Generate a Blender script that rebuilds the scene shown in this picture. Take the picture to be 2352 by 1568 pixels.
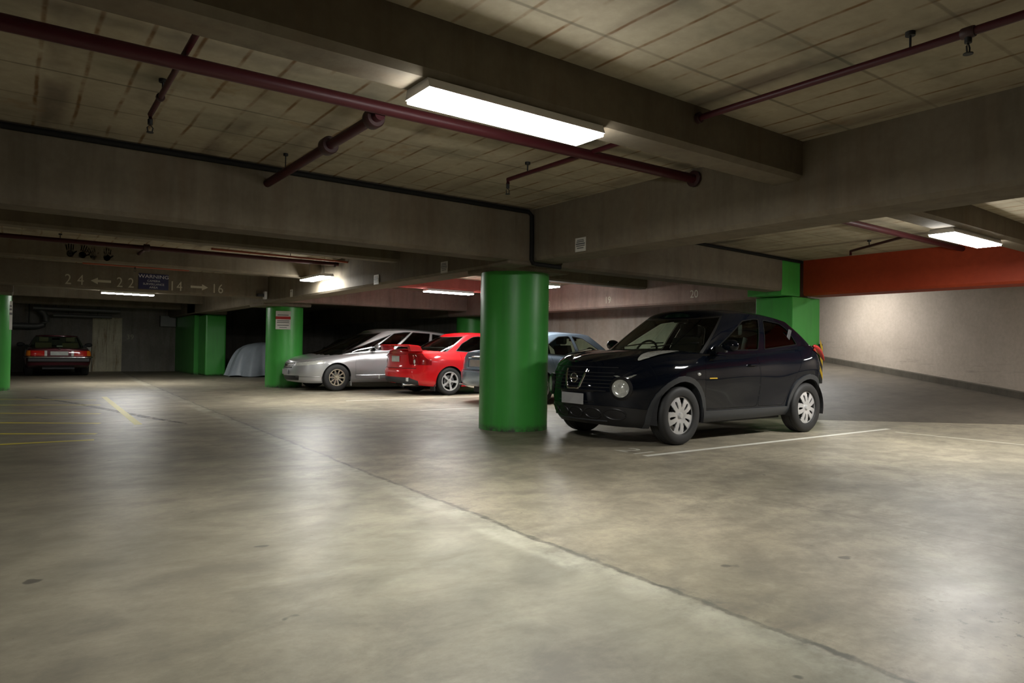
import bpy, bmesh, math, random
import numpy as np
from mathutils import Vector, Matrix
from mathutils.bvhtree import BVHTree
random.seed(4)
for o in list(bpy.data.objects): bpy.data.objects.remove(o)
C = bpy.context.scene.collection
S = bpy.context.scene
PI = math.pi

# ------------------------------------------------------------------ camera, world, exposure
def cam_axes(yaw, pitch, roll):
    fw = Vector((math.cos(yaw)*math.cos(pitch), math.sin(yaw)*math.cos(pitch), math.sin(pitch)))
    rt = Vector((math.sin(yaw), -math.cos(yaw), 0)); up = rt.cross(fw)
    r2 = rt*math.cos(roll)+up*math.sin(roll); u2 = -rt*math.sin(roll)+up*math.cos(roll)
    return r2, u2, fw
_r, _u, _f = cam_axes(math.radians(54.0), math.radians(.70), math.radians(.88))
cd = bpy.data.cameras.new('camera'); cam = bpy.data.objects.new('camera', cd); C.objects.link(cam)
cd.sensor_width = 36; cd.lens = 1585/2352*36; cd.clip_start = .05; cd.clip_end = 200
cam.matrix_world = Matrix(((_r.x, _u.x, -_f.x, 0), (_r.y, _u.y, -_f.y, 0), (_r.z, _u.z, -_f.z, 1.04), (0, 0, 0, 1)))
S.camera = cam
w = bpy.data.worlds.new('world'); S.world = w; w.use_nodes = True
w.node_tree.nodes['Background'].inputs[0].default_value = (.5, .6, .7, 1)
w.node_tree.nodes['Background'].inputs[1].default_value = .0015
S.view_settings.view_transform = 'Standard'; S.view_settings.look = 'None'
S.view_settings.gamma = 1; S.view_settings.use_curve_mapping = False
S.view_settings.exposure = 2.4
LAMP = 26.0

# ------------------------------------------------------------------ node helper and materials
class NT:
    def __init__(s, name):
        s.m = bpy.data.materials.new(name); s.m.use_nodes = True
        s.t = s.m.node_tree; s.b = s.t.nodes['Principled BSDF']; s.out = s.t.nodes['Material Output']
    def n(s, typ, **k):
        q = s.t.nodes.new(typ)
        for a, v in k.items():
            if a.startswith('i_'):
                q.inputs[int(a[2:]) if a[2:].isdigit() else a[2:].replace('_', ' ')].default_value = v
            else: setattr(q, a, v)
        return q
    def l(s, a, b): s.t.links.new(a, b)
    def coords(s, scale=(1, 1, 1), kind='Object', loc=(0, 0, 0), rot=(0, 0, 0)):
        c = s.n('ShaderNodeTexCoord'); mp = s.n('ShaderNodeMapping'); s.l(c.outputs[kind], mp.inputs[0])
        mp.inputs['Scale'].default_value = scale; mp.inputs['Location'].default_value = loc; mp.inputs['Rotation'].default_value = rot
        return mp.outputs[0]
    def noise(s, vec, scale, detail=4, rough=.55, dist=0):
        q = s.n('ShaderNodeTexNoise'); s.l(vec, q.inputs['Vector']); q.inputs['Scale'].default_value = scale
        q.inputs['Detail'].default_value = detail; q.inputs['Roughness'].default_value = rough; q.inputs['Distortion'].default_value = dist
        return q.outputs['Fac']
    def ramp(s, fac, stops):
        q = s.n('ShaderNodeValToRGB'); s.l(fac, q.inputs[0]); e = q.color_ramp.elements
        while len(e) < len(stops): e.new(.5)
        for x, (p, c) in zip(e, stops):
            x.position = p; x.color = (c, c, c, 1) if isinstance(c, (int, float)) else (*c, 1)
        return q.outputs[0]
    def mix(s, f, a, b, mode='MIX'):
        q = s.n('ShaderNodeMix', data_type='RGBA', blend_type=mode)
        for sock, v in ((q.inputs[0], f), (q.inputs[6], a), (q.inputs[7], b)):
            if isinstance(v, (int, float)): sock.default_value = v if sock == q.inputs[0] else (v, v, v, 1)
            elif isinstance(v, tuple): sock.default_value = (*v, 1)
            else: s.l(v, sock)
        return q.outputs[2]
    def math(s, op, a, b=0.0, c=0.0):
        q = s.n('ShaderNodeMath', operation=op)
        for i, v in enumerate((a, b, c)):
            if isinstance(v, (int, float)): q.inputs[i].default_value = v
            else: s.l(v, q.inputs[i])
        return q.outputs[0]
    def sep(s, vec):
        q = s.n('ShaderNodeSeparateXYZ'); s.l(vec, q.inputs[0]); return q.outputs
    def line(s, coord, pos, width, soft):
        # 1 on a line at coord == pos
        d = s.math('ABSOLUTE', s.math('SUBTRACT', coord, pos))
        q = s.n('ShaderNodeMapRange', interpolation_type='SMOOTHSTEP'); s.l(d, q.inputs[0])
        q.inputs[1].default_value = width; q.inputs[2].default_value = width+soft; q.inputs[3].default_value = 1; q.inputs[4].default_value = 0
        return q.outputs[0]
    def col(s, v): s.l(v, s.b.inputs['Base Color'])
    def rough(s, v): s.l(v, s.b.inputs['Roughness'])
    def bump(s, h, strength=.2, dist=.01):
        q = s.n('ShaderNodeBump'); q.inputs['Strength'].default_value = strength; q.inputs['Distance'].default_value = dist
        s.l(h, q.inputs['Height']); s.l(q.outputs[0], s.b.inputs['Normal'])

def simple(name, col, rough=.5, metal=0., coat=0., var=.08, scale=30, spec=.5):
    t = NT(name); v = t.coords(); nz = t.noise(v, scale, 3)
    t.col(t.mix(nz, tuple(c*(1-var) for c in col), tuple(min(1, c*(1+var)) for c in col)))
    t.rough(t.math('MULTIPLY_ADD', nz, .12, rough-.06))
    t.b.inputs['Metallic'].default_value = metal; t.b.inputs['Coat Weight'].default_value = coat
    t.b.inputs['Coat Roughness'].default_value = .03; t.b.inputs['Specular IOR Level'].default_value = spec
    return t.m

def paint(name, col, metal=.35, rough=.35, coat=1.0, spec=.2):
    t = NT(name); v = t.coords(); fl = t.noise(v, 900, 1); d = t.noise(v, 3, 5)
    t.col(t.mix(fl, tuple(c*.8 for c in col), tuple(min(1, c*1.2) for c in col)))
    t.b.inputs['Metallic'].default_value = metal; t.b.inputs['Coat Weight'].default_value = coat; t.b.inputs['Specular IOR Level'].default_value = spec
    t.rough(t.math('MULTIPLY_ADD', d, .15, rough-.07))
    t.l(t.math('MULTIPLY_ADD', d, .08, .01), t.b.inputs['Coat Roughness'])
    return t.m

def glass(name, tint, refl=1.5):
    t = NT(name); v = t.coords(); nz = t.noise(v, 4, 3)
    tr = t.n('ShaderNodeBsdfTransparent'); t.l(t.mix(nz, tuple(c*.9 for c in tint), tint), tr.inputs[0])
    gl = t.n('ShaderNodeBsdfGlossy'); gl.inputs['Roughness'].default_value = .02
    fr = t.n('ShaderNodeLayerWeight'); fr.inputs[0].default_value = .5
    mx = t.n('ShaderNodeMixShader'); t.l(t.math('MULTIPLY_ADD', t.math('POWER', fr.outputs['Facing'], 5.0), .9, .045), mx.inputs[0]); t.l(tr.outputs[0], mx.inputs[1]); t.l(gl.outputs[0], mx.inputs[2])
    t.l(mx.outputs[0], t.out.inputs[0]); return t.m

def concrete(name, a, b, streak=True, rough=.85, joints=None, stains=None):
    t = NT(name); v = t.coords(kind='Object')
    n1 = t.noise(v, 1.3, 6, .6); n2 = t.noise(v, 14, 5, .65)
    c = t.mix(t.ramp(n1, [(.3, 0.), (.72, 1.)]), a, b)
    c = t.mix(t.math('MULTIPLY', t.ramp(n2, [(.35, 0.), (.8, 1.)]), .35), c, tuple(x*.6 for x in a))
    if streak:
        vs = t.coords(scale=(2.2, 2.2, .22)); st = t.noise(vs, 2.2, 5, .65)
        c = t.mix(t.math('MULTIPLY', t.ramp(st, [(.48, 0.), (.75, 1.)]), .55), c, tuple(x*.5 for x in a))
        vs = t.coords(scale=(1.1, 1.1, .1), loc=(3, 1, 0)); st = t.noise(vs, 3, 4, .6)
        c = t.mix(t.math('MULTIPLY', t.ramp(st, [(.5, 0.), (.8, 1.)]), .35), c, (a[0]*.95, a[1]*.7, a[2]*.5))
    if joints: c = joints(t, c)
    if stains: c = stains(t, c)
    t.col(c); t.b.inputs['Roughness'].default_value = rough; t.b.inputs['Specular IOR Level'].default_value = .3
    t.bump(n2, .25, .006); return t.m

def ceil_marks(t, c):
    v = t.coords(); x, y, z = t.sep(v)
    wob = t.noise(v, 2.5, 3); wx = t.math('MULTIPLY_ADD', wob, .03, x); wy = t.math('MULTIPLY_ADD', wob, .02, y)
    # formwork board joints run along X, 0.6 m apart, dark and thin
    fy = t.math('FRACT', t.math('DIVIDE', t.math('ADD', wy, .64), .6))
    ly = t.line(fy, .5, .008, .02)
    ms = t.noise(v, 3.1, 4)
    # mesh rust lines run along Y, 0.24 m apart
    fx = t.math('FRACT', t.math('DIVIDE', wx, .24))
    lx = t.math('MULTIPLY', t.line(fx, .5, .015, .06), t.ramp(ms, [(.38, 0.), (.6, 1.)]))
    c = t.mix(t.math('MULTIPLY', lx, .9), c, (.15, .075, .022))
    fx2 = t.math('FRACT', t.math('DIVIDE', t.math('ADD', wx, .35), 1.15))
    sm = t.noise(t.coords(scale=(1, .35, 1)), 2.4, 4)
    band = t.math('MULTIPLY', t.line(fx2, .5, .03, .07), t.ramp(sm, [(.42, 0.), (.62, 1.)]))
    c = t.mix(t.math('MULTIPLY', band, .6), c, (.09, .06, .045))
    c = t.mix(t.math('MULTIPLY', ly, t.math('MULTIPLY', t.ramp(t.noise(v, .9, 4), [(.35, .3), (.65, 1.)]), .62)), c, (.07, .065, .045))
    rs = t.noise(t.coords(loc=(7, 3, 2)), 2.0, 6, .7)
    c = t.mix(t.math('MULTIPLY', t.ramp(rs, [(.6, 0.), (.74, 1.)]), .55), c, (.26, .15, .06))
    mo = t.noise(t.coords(loc=(1, 9, 2), scale=(1, 2, 1)), 1.1, 4, .6)
    c = t.mix(t.math('MULTIPLY', t.ramp(mo, [(.52, 0.), (.72, 1.)]), .45), c, (.10, .11, .08))
    return c

M = {}
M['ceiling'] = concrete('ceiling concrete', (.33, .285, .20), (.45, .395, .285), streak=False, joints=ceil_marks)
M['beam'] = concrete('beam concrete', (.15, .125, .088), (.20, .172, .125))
M['beamred'] = concrete('red washed concrete', (.30, .075, .06), (.42, .10, .08))
M['pinkbeam'] = concrete('pinkish concrete', (.26, .18, .15), (.36, .27, .225))
M['orange'] = concrete('orange painted concrete', (.27, .032, .008), (.34, .045, .012), streak=False, rough=.6)
M['wall'] = concrete('bare concrete wall', (.27, .235, .20), (.40, .35, .30))
def scrapes(t, c):
    v = t.coords(); x, y, z = t.sep(v)
    nn = t.noise(t.coords(scale=(.5, .5, 6)), 2.2, 6, .7)
    zl = t.math('SUBTRACT', z, t.math('MULTIPLY', t.math('SUBTRACT', y, 4.92), .108))
    lo = t.n('ShaderNodeMapRange'); t.l(zl, lo.inputs[0]); lo.inputs[1].default_value = .35; lo.inputs[2].default_value = 1.1; lo.inputs[3].default_value = 1; lo.inputs[4].default_value = 0
    f = t.math('MULTIPLY', t.ramp(nn, [(.57, 0.), (.66, 1.)]), lo.outputs[0])
    return t.mix(t.math('MULTIPLY', f, .5), c, (.16, .14, .12))
M['rampwall'] = concrete('pale ramp wall', (.44, .375, .31), (.52, .45, .38), streak=False, stains=scrapes)
M['backwall'] = concrete('grey back wall', (.22, .205, .18), (.32, .30, .27))
M['green'] = None
def green():
    t = NT('green column paint'); v = t.coords(); n = t.noise(v, 2.5, 5); vs = t.coords(scale=(3, 3, .3)); n2 = t.noise(vs, 3, 4)
    c = t.mix(n, (.045, .32, .042), (.070, .40, .070)); c = t.mix(t.math('MULTIPLY', t.ramp(n2, [(.5, 0.), (.8, 1.)]), .35), c, (.05, .14, .05))
    x, y, z = t.sep(v); lo = t.line(z, 0.0, .01, .09); sc = t.noise(v, 9, 6, .7)
    c = t.mix(t.math('MULTIPLY', lo, t.ramp(sc, [(.35, 0.), (.6, 1.)])), c, (.05, .06, .04))
    t.col(c); t.rough(t.math('MULTIPLY_ADD', n2, .2, .28)); t.bump(n, .12, .01); return t.m
M['green'] = green()

def floor_mat(name, ramp=False):
    t = NT(name); v = t.coords(); x, y, z = t.sep(v)
    big = t.noise(v, .55, 5, .6, .4); mid = t.noise(t.coords(rot=(0, 0, .5), scale=(1, 1.7, 1)), 1.7, 8, .70, .35); fine = t.noise(v, 26, 6, .7)
    c = t.mix(t.ramp(big, [(.33, 0.), (.68, 1.)]), (.21, .185, .135), (.37, .325, .24))
    c = t.mix(t.math('MULTIPLY', t.ramp(mid, [(.36, 1.), (.56, 0.)]), .60), c, (.125, .112, .088))
    c = t.mix(t.math('MULTIPLY', t.ramp(mid, [(.56, 0.), (.78, 1.)]), .55), c, (.36, .32, .235))
    c = t.mix(t.math('MULTIPLY', t.ramp(fine, [(.40, 1.), (.54, 0.)]), .28), c, (.14, .125, .095))
    blot = t.noise(t.coords(loc=(5, 2, 0)), 4.2, 8, .72); c = t.mix(t.math('MULTIPLY', t.ramp(blot, [(.40, 1.), (.52, 0.)]), .38), c, (.11, .097, .074)); c = t.mix(t.math('MULTIPLY', t.ramp(blot, [(.55, 0.), (.68, 1.)]), .30), c, (.42, .38, .285))
    pit = t.noise(v, 60, 3, .6); c = t.mix(t.math('MULTIPLY', t.ramp(pit, [(.26, 1.), (.31, 0.)]), .6), c, (.06, .055, .05))
    rbase = .365
    if not ramp:
        # cool grey slab on the near side of the joint, warm on the other
        wob = t.math('MULTIPLY_ADD', t.noise(v, 1.8, 5, .7), .16, x); wob = t.math('SUBTRACT', wob, .08)
        wob = t.math('MULTIPLY_ADD', t.noise(v, 22, 5, .7), .03, wob)
        yy = t.math('MULTIPLY', t.math('POWER', t.math('MAXIMUM', t.math('SUBTRACT', y, 1.0), 0.0), 1.35), .0115)
        jx = t.math('SUBTRACT', wob, t.math('ADD', yy, 2.36))
        side = t.n('ShaderNodeMapRange'); t.l(jx, side.inputs[0]); side.inputs[1].default_value = -.03; side.inputs[2].default_value = .03
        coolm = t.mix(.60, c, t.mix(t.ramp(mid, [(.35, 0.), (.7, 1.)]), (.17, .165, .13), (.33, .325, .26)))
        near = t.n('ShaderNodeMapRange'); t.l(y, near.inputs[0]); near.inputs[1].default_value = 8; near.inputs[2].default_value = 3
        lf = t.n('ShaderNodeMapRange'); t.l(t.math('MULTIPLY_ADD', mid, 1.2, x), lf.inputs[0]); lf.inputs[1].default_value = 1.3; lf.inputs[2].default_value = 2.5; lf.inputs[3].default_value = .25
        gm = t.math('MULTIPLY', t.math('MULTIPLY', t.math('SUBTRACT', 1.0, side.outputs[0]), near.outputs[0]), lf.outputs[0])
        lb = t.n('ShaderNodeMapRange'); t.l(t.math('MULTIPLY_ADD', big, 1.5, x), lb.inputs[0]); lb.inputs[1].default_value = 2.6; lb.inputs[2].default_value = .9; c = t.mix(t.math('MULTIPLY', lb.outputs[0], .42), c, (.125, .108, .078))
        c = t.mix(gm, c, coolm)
        strip = t.math('MULTIPLY', t.line(jx, -.10, .05, .09), t.ramp(t.noise(v, 3, 5, .7), [(.4, 0.), (.62, 1.)]))
        c = t.mix(t.math('MULTIPLY', strip, .6), c, (.42, .41, .33))
        crk = t.math('MULTIPLY', t.line(jx, 0.0, .006, .022), t.ramp(t.noise(v, 5, 5, .8), [(.33, .25), (.6, 1.)]))
        c = t.mix(t.math('MULTIPLY', crk, .85), c, (.055, .052, .042))
        dirt = t.math('MULTIPLY', t.line(jx, .02, .02, .16), t.ramp(t.noise(v, 4.5, 6, .75), [(.5, 0.), (.66, 1.)]))
        c = t.mix(t.math('MULTIPLY', dirt, .7), c, (.085, .085, .072))
        # side cracks
        j2 = t.math('ADD', x, t.math('MULTIPLY', t.noise(v, 3, 4), .03))
        c = t.mix(t.math('MULTIPLY', t.line(j2, 4.43, .002, .006), .5), c, (.07, .065, .055))
        # oily spots at the right foreground
        vr = t.coords(loc=(0, 0, 0)); sp = t.noise(vr, 16, 4, .75); msk = t.n('ShaderNodeVectorMath', operation='DISTANCE'); t.l(v, msk.inputs[0]); msk.inputs[1].default_value = (3.15, .95, 0)
        mr = t.n('ShaderNodeMapRange'); t.l(msk.outputs['Value'], mr.inputs[0]); mr.inputs[1].default_value = .1; mr.inputs[2].default_value = .55; mr.inputs[3].default_value = 1; mr.inputs[4].default_value = 0
        c = t.mix(t.math('MULTIPLY', t.math('MULTIPLY', t.ramp(sp, [(.58, 0.), (.62, 1.)]), mr.outputs[0]), .8), c, (.035, .032, .03))
        spo = t.noise(t.coords(loc=(4, 4, 0)), 5, 2, .5); c = t.mix(t.math('MULTIPLY', t.ramp(spo, [(.735, 0.), (.76, 1.)]), .7), c, (.04, .036, .03))
        # long faint tyre arcs
        arc = t.n('ShaderNodeVectorMath', operation='DISTANCE'); t.l(v, arc.inputs[0]); arc.inputs[1].default_value = (-3.0, 8.0, 0)
        for rr in (4.35, 4.62, 6.1, 7.4):
            c = t.mix(t.math('MULTIPLY', t.math('MULTIPLY', t.line(arc.outputs['Value'], rr, .03, .1), t.ramp(t.noise(v, .8, 3), [(.45, 0.), (.65, 1.)])), .35), c, (.10, .092, .078))
    else: rbase = .42
    if ramp: c = t.mix(.80, c, (.055, .045, .036))
    t.col(c)
    r = t.math('MULTIPLY_ADD', t.ramp(mid, [(.3, 0.), (.75, 1.)]), -.07, rbase+.06); r = t.math('MULTIPLY_ADD', fine, .06, r)
    wr = t.n('ShaderNodeMapRange'); t.l(t.math('MULTIPLY_ADD', big, 1.5, x), wr.inputs[0]); wr.inputs[1].default_value = 4.0; wr.inputs[2].default_value = 5.5; wr.inputs[3].default_value = 0; wr.inputs[4].default_value = .13
    t.rough(t.math('ADD', r, wr.outputs[0]))
    t.b.inputs['Specular IOR Level'].default_value = .34
    hb = t.math('ADD', t.noise(v, 9, 4, .6), t.math('MULTIPLY', fine, .3)); t.bump(hb, .05, .01)
    return t.m
M['floor'] = floor_mat('sealed concrete floor'); M['ramp'] = floor_mat('ramp concrete', True)

M['pipe'] = simple('maroon pipe paint', (.048, .006, .009), .45, spec=.3)
M['pipe_orange'] = simple('orange red pipe paint', (.30, .06, .025), .4)
M['pipe_dark'] = simple('dark fitting', (.035, .010, .010), .5)
M['black'] = simple('black rubber', (.012, .012, .012), .6)
M['conduit'] = simple('black conduit', (.009, .009, .008), .7, spec=.2)
M['seal'] = simple('window seal rubber', (.006, .006, .006), .8, spec=.1)
M['tyre'] = simple('tyre rubber', (.016, .016, .016), .62, var=.2)
M['plastic'] = simple('grey black plastic', (.035, .038, .042), .42)
M['plasticlo'] = simple('black bumper plastic', (.012, .012, .013), .38)
M['chrome'] = simple('chrome', (.75, .75, .75), .12, 1.)
M['alloy'] = simple('silver wheel paint', (.62, .62, .62), .32, .45)
M['alloygold'] = simple('brownish alloy', (.52, .48, .38), .3, .7)
M['steel'] = simple('dull steel', (.22, .22, .22), .4, .8)
M['plate'] = simple('blurred plate grey', (.33, .33, .33), .5, var=.25, scale=8)
M['platelight'] = simple('blurred plate pale', (.45, .48, .45), .5, var=.25, scale=8)
M['platebrown'] = simple('blurred plate brownish', (.42, .38, .36), .5, var=.2, scale=8)
M['lens'] = simple('headlamp reflector', (.62, .63, .58), .22, .35, 1, .45, 38)
M['amber'] = simple('amber lens', (.65, .17, .01), .2, 0, 1)
M['redlens'] = simple('red lamp lens', (.50, .012, .010), .15, 0, 1)
M['darkred'] = simple('dark red lamp lens', (.22, .004, .006), .15, 0, 1)
M['whitelens'] = simple('clear lamp lens', (.6, .6, .58), .2, .1, 1)
M['interior'] = simple('car interior', (.020, .020, .022), .7)
M['seat'] = simple('dark seat cloth', (.035, .033, .033), .85)
M['tanseat'] = simple('tan seat leather', (.22, .18, .10), .6)
M['glass'] = glass('car glass', (.66, .77, .67)); M['glassdark'] = glass('privacy glass', (.035, .035, .04)); M['clear'] = glass('clear lamp cover', (.93, .93, .93), 1.3); M['glassmid'] = glass('tinted car glass', (.32, .37, .34))
M['p_black'] = paint('blue black car paint', (.003, .0045, .0085), 0., .5, .7, 0.)
M['p_silver'] = paint('silver car paint', (.50, .51, .52), .7, .36)
M['p_red'] = paint('red car paint', (.55, .004, .008), .0, .45, .9)
M['p_blue'] = paint('silver blue car paint', (.20, .265, .34), .6, .36)
M['p_maroon'] = paint('maroon car paint', (.085, .014, .022), .3, .32)
M['p_dark'] = paint('dark car paint', (.02, .022, .026), .4, .35)
M['white'] = simple('white line paint', (.62, .61, .54), .5, var=.2, scale=18)
def worn(name, col, thr=.42):
    t = NT(name); v = t.coords(); n = t.noise(v, 7, 7, .75); n2 = t.noise(v, .9, 3)
    t.col(t.mix(n, tuple(c*.8 for c in col), col)); t.b.inputs['Roughness'].default_value = .45
    t.l(t.ramp(t.math('ADD', n, t.math('MULTIPLY', n2, .25)), [(thr, 0.), (thr+.12, 1.)]), t.b.inputs['Alpha']); return t.m
M['yellow'] = worn('worn yellow line paint', (.66, .56, .06), .26); M['wornwhite'] = worn('worn white paint', (.56, .54, .46), .42)
M['stencil'] = worn('stencil paint', (.52, .48, .35), .36)
M['hand'] = worn('dark handprint', (.12, .10, .07), .50)
M['skid'] = worn('black rubber mark', (.05, .045, .04), .55)
M['signblue'] = simple('navy sign', (.012, .012, .06), .4); M['signwhite'] = simple('sign lettering', (.62, .62, .62), .5)
M['paper'] = simple('white notice', (.62, .61, .55), .6); M['ink'] = simple('notice print', (.12, .12, .12), .6); M['redink'] = simple('red notice band', (.38, .02, .02), .5)
M['lampbody'] = simple('white enamel lamp body', (.75, .75, .75), .4)
def emit(name, col, st):
    t = NT(name); e = t.n('ShaderNodeEmission'); e.inputs[1].default_value = st
    v = t.coords(); nz = t.noise(v, 2, 1); t.l(t.mix(nz, col, tuple(c*.98 for c in col)), e.inputs[0]); t.l(e.outputs[0], t.out.inputs[0]); return t.m
M['lamp'] = emit('lit lamp diffuser', (1.0, .985, .94), LAMP)
M['doorpaint'] = concrete('old cream door paint', (.58, .53, .38), (.75, .71, .55), stains=lambda t, c: t.mix(t.math('MULTIPLY', t.ramp(t.noise(t.coords(scale=(2, 2, .3)), 3, 5, .7), [(.54, 0.), (.7, 1.)]), .8), c, (.22, .12, .035)))
M['tarp'] = simple('grey tarpaulin', (.33, .38, .43), .42, var=.15, scale=5)
M['duct'] = simple('dull galvanised duct', (.16, .16, .15), .5, .3)

# ------------------------------------------------------------------ mesh helpers
def link(name, bm, mat, parent=None, smooth=False, loc=None):
    me = bpy.data.meshes.new(name)
    bmesh.ops.recalc_face_normals(bm, faces=bm.faces) if not getattr(link, 'keep', False) else None
    bm.to_mesh(me); bm.free()
    for m in (mat if isinstance(mat, (list, tuple)) else [mat]): me.materials.append(m)
    if smooth:
        for p in me.polygons: p.use_smooth = True
        try: me.set_sharp_from_angle(angle=math.radians(38))
        except Exception: pass
    o = bpy.data.objects.new(name, me); C.objects.link(o)
    if parent: o.parent = parent
    if loc: o.location = loc
    return o
def empty(name, label=None, cat=None, loc=(0, 0, 0), rz=0, group=None):
    o = bpy.data.objects.new(name, None); o.empty_display_size = .1; C.objects.link(o); o.location = loc; o.rotation_euler = (0, 0, rz)
    return tag(o, label, cat, group)
def tag(o, label=None, cat=None, group=None, kind=None):
    if label: o['label'] = label
    if cat: o['category'] = cat
    if group: o['group'] = group
    if kind: o['kind'] = kind
    return o
def box(bm, x0, x1, y0, y1, z0, z1, bev=0, seg=2):
    vs = [bm.verts.new((x, y, z)) for x in (x0, x1) for y in (y0, y1) for z in (z0, z1)]
    f = [(0, 1, 3, 2), (4, 6, 7, 5), (0, 4, 5, 1), (2, 3, 7, 6), (0, 2, 6, 4), (1, 5, 7, 3)]
    fs = [bm.faces.new([vs[i] for i in q]) for q in f]
    if bev:
        ed = list({e for g in fs for e in g.edges}); bmesh.ops.bevel(bm, geom=ed, offset=bev, segments=seg, affect='EDGES', profile=.5)
    return bm
def B(*a, **k): return box(bmesh.new(), *a, **k)
def tube(bm, pts, r, seg=16, cap=True):
    pts = [Vector(p) for p in pts]; rings = []
    for i, p in enumerate(pts):
        d = (pts[min(i+1, len(pts)-1)]-pts[max(i-1, 0)]).normalized()
        a = d.orthogonal().normalized() if abs(d.z) > .9 else d.cross(Vector((0, 0, 1))).normalized(); b = d.cross(a)
        if rings and False: pass
        rr = r[i] if isinstance(r, (list, tuple)) else r
        rings.append([bm.verts.new(p+a*math.cos(t)*rr+b*math.sin(t)*rr) for t in [2*PI*k/seg for k in range(seg)]])
    for A_, B_ in zip(rings, rings[1:]):
        for k in range(seg): bm.faces.new((A_[k], A_[(k+1) % seg], B_[(k+1) % seg], B_[k]))
    if cap: bm.faces.new(rings[0]); bm.faces.new(rings[-1][::-1])
    return bm
def lathe(bm, prof, seg=48, axis='z', cap=False):
    rings = []
    for r, h in prof:
        ring = []
        for k in range(seg):
            a = 2*PI*k/seg; c, s = math.cos(a)*r, math.sin(a)*r
            ring.append(bm.verts.new((c, s, h) if axis == 'z' else (c, h, s) if axis == 'y' else (h, c, s)))
        rings.append(ring)
    for A_, B_ in zip(rings, rings[1:]):
        for k in range(seg): bm.faces.new((A_[k], A_[(k+1) % seg], B_[(k+1) % seg], B_[k]))
    if cap: bm.faces.new(rings[0]); bm.faces.new(rings[-1][::-1])
    return bm
def prism(bm, pts, axis, a, b):
    # polygon pts in the plane normal to axis, extruded from a to b
    def P(u, v, h): return (h, u, v) if axis == 'x' else (u, h, v) if axis == 'y' else (u, v, h)
    lo = [bm.verts.new(P(u, v, a)) for u, v in pts]; hi = [bm.verts.new(P(u, v, b)) for u, v in pts]
    bm.faces.new(lo); bm.faces.new(hi[::-1]); n = len(pts)
    for i in range(n): bm.faces.new((lo[i], lo[(i+1) % n], hi[(i+1) % n], hi[i]))
    return bm
def text(s, size, mat, name, parent, loc, xdir, ydir, extrude=.001, align='LEFT', sx=1.0, kind=None):
    cu = bpy.data.curves.new('t', 'FONT'); cu.body = s; cu.size = size; cu.extrude = extrude; cu.align_x = align; cu.resolution_u = 4
    o = bpy.data.objects.new('t', cu); C.objects.link(o); dg = bpy.context.evaluated_depsgraph_get(); dg.update()
    me = bpy.data.meshes.new_from_object(o.evaluated_get(dg)); bpy.data.objects.remove(o)
    me.materials.clear(); me.materials.append(mat)
    X = Vector(xdir).normalized()*sx; Y = Vector(ydir).normalized(); Z = Vector(xdir).normalized().cross(Y)
    mw = Matrix(((X.x, Y.x, Z.x, loc[0]), (X.y, Y.y, Z.y, loc[1]), (X.z, Y.z, Z.z, loc[2]), (0, 0, 0, 1)))
    me.transform(mw); ob = bpy.data.objects.new(name, me); C.objects.link(ob)
    if parent: ob.parent = parent
    return ob

# ------------------------------------------------------------------ structure
ZC = 2.70
def struct(name, bm, mat, **k): return tag(link(name, bm, mat, **k), kind='structure')
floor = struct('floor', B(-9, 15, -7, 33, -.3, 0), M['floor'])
# the ramp that climbs away behind the black car
U = Vector((.654, .756, 0)); T = Vector((U.y, -U.x, 0)); A0 = Vector((10.64, 5.85, 0))
bm = bmesh.new()
p = [A0-T*3.2, A0+T*11.0]; q = [v+U*16+Vector((0, 0, 1.6)) for v in p]
vs = [bm.verts.new(v+Vector((0, 0, .002))) for v in (p[0], p[1], q[1], q[0])]; lo = [bm.verts.new((v.co.x, v.co.y, -.35)) for v in vs]
bm.faces.new(vs); bm.faces.new(lo[::-1])
for i in range(4): bm.faces.new((vs[i], lo[i], lo[(i+1) % 4], vs[(i+1) % 4]))
ramp = struct('floor', bm, M['ramp'])
W0 = Vector((15.70, 4.92, 0)); Wd = Vector((18.415-15.70, 10.39-4.92, 0)).normalized(); Wn = Vector((-Wd.y, Wd.x, 0))
def rz(v): return max(0, .1*((Vector((v.x, v.y, 0))-A0).dot(U)))
def wallseg(a, b, off0, off1, z0f, z1f, mat, name):
    bm = bmesh.new(); pa = W0+Wd*a; pb = W0+Wd*b; vv = []
    for off in (off0, off1):
        for P in (pa, pb):
            Q = P-Wn*off
            vv.append(bm.verts.new((Q.x, Q.y, z0f(P)))); vv.append(bm.verts.new((Q.x, Q.y, z1f(P))))
    for f in ((0, 2, 3, 1), (4, 5, 7, 6), (0, 1, 5, 4), (2, 6, 7, 3), (0, 4, 6, 2), (1, 3, 7, 5)): bm.faces.new([vv[i] for i in f])
    return struct(name, bm, mat)
wallseg(-12, 14, 0, .3, lambda P: -.2, lambda P: 4.6, M['rampwall'], 'wall_right')
M['kerb'] = concrete('dirty kerb', (.085, .075, .06), (.13, .115, .09))
wallseg(-12, -2.70, -.16, .0, lambda P: -.1, lambda P: .13, M['kerb'], 'baseboard_right')
wallseg(-2.70, 14, -.16, .0, lambda P: rz(P)-.1, lambda P: rz(P)+.13, M['kerb'], 'baseboard_right')
struct('trim_1', prism(bmesh.new(), [(9.5, 2.58), (22, 3.6), (22, 3.9), (9.5, 2.9)], 'y', 7.6, 19), M['beam'])
# slab over everything
struct('ceiling', B(-9, 5.2, -7, 33, ZC, 3.0), M['ceiling'])
bm = prism(bmesh.new(), [(5.2, 2.68), (11.2, 2.585), (11.2, 3.0), (5.2, 3.0)], 'y', -7, 33)
struct('ceiling', bm, M['ceiling'])
struct('ceiling', B(11.2, 24, -7, 7.6, 2.75, 3.0), M['ceiling'])
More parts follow.
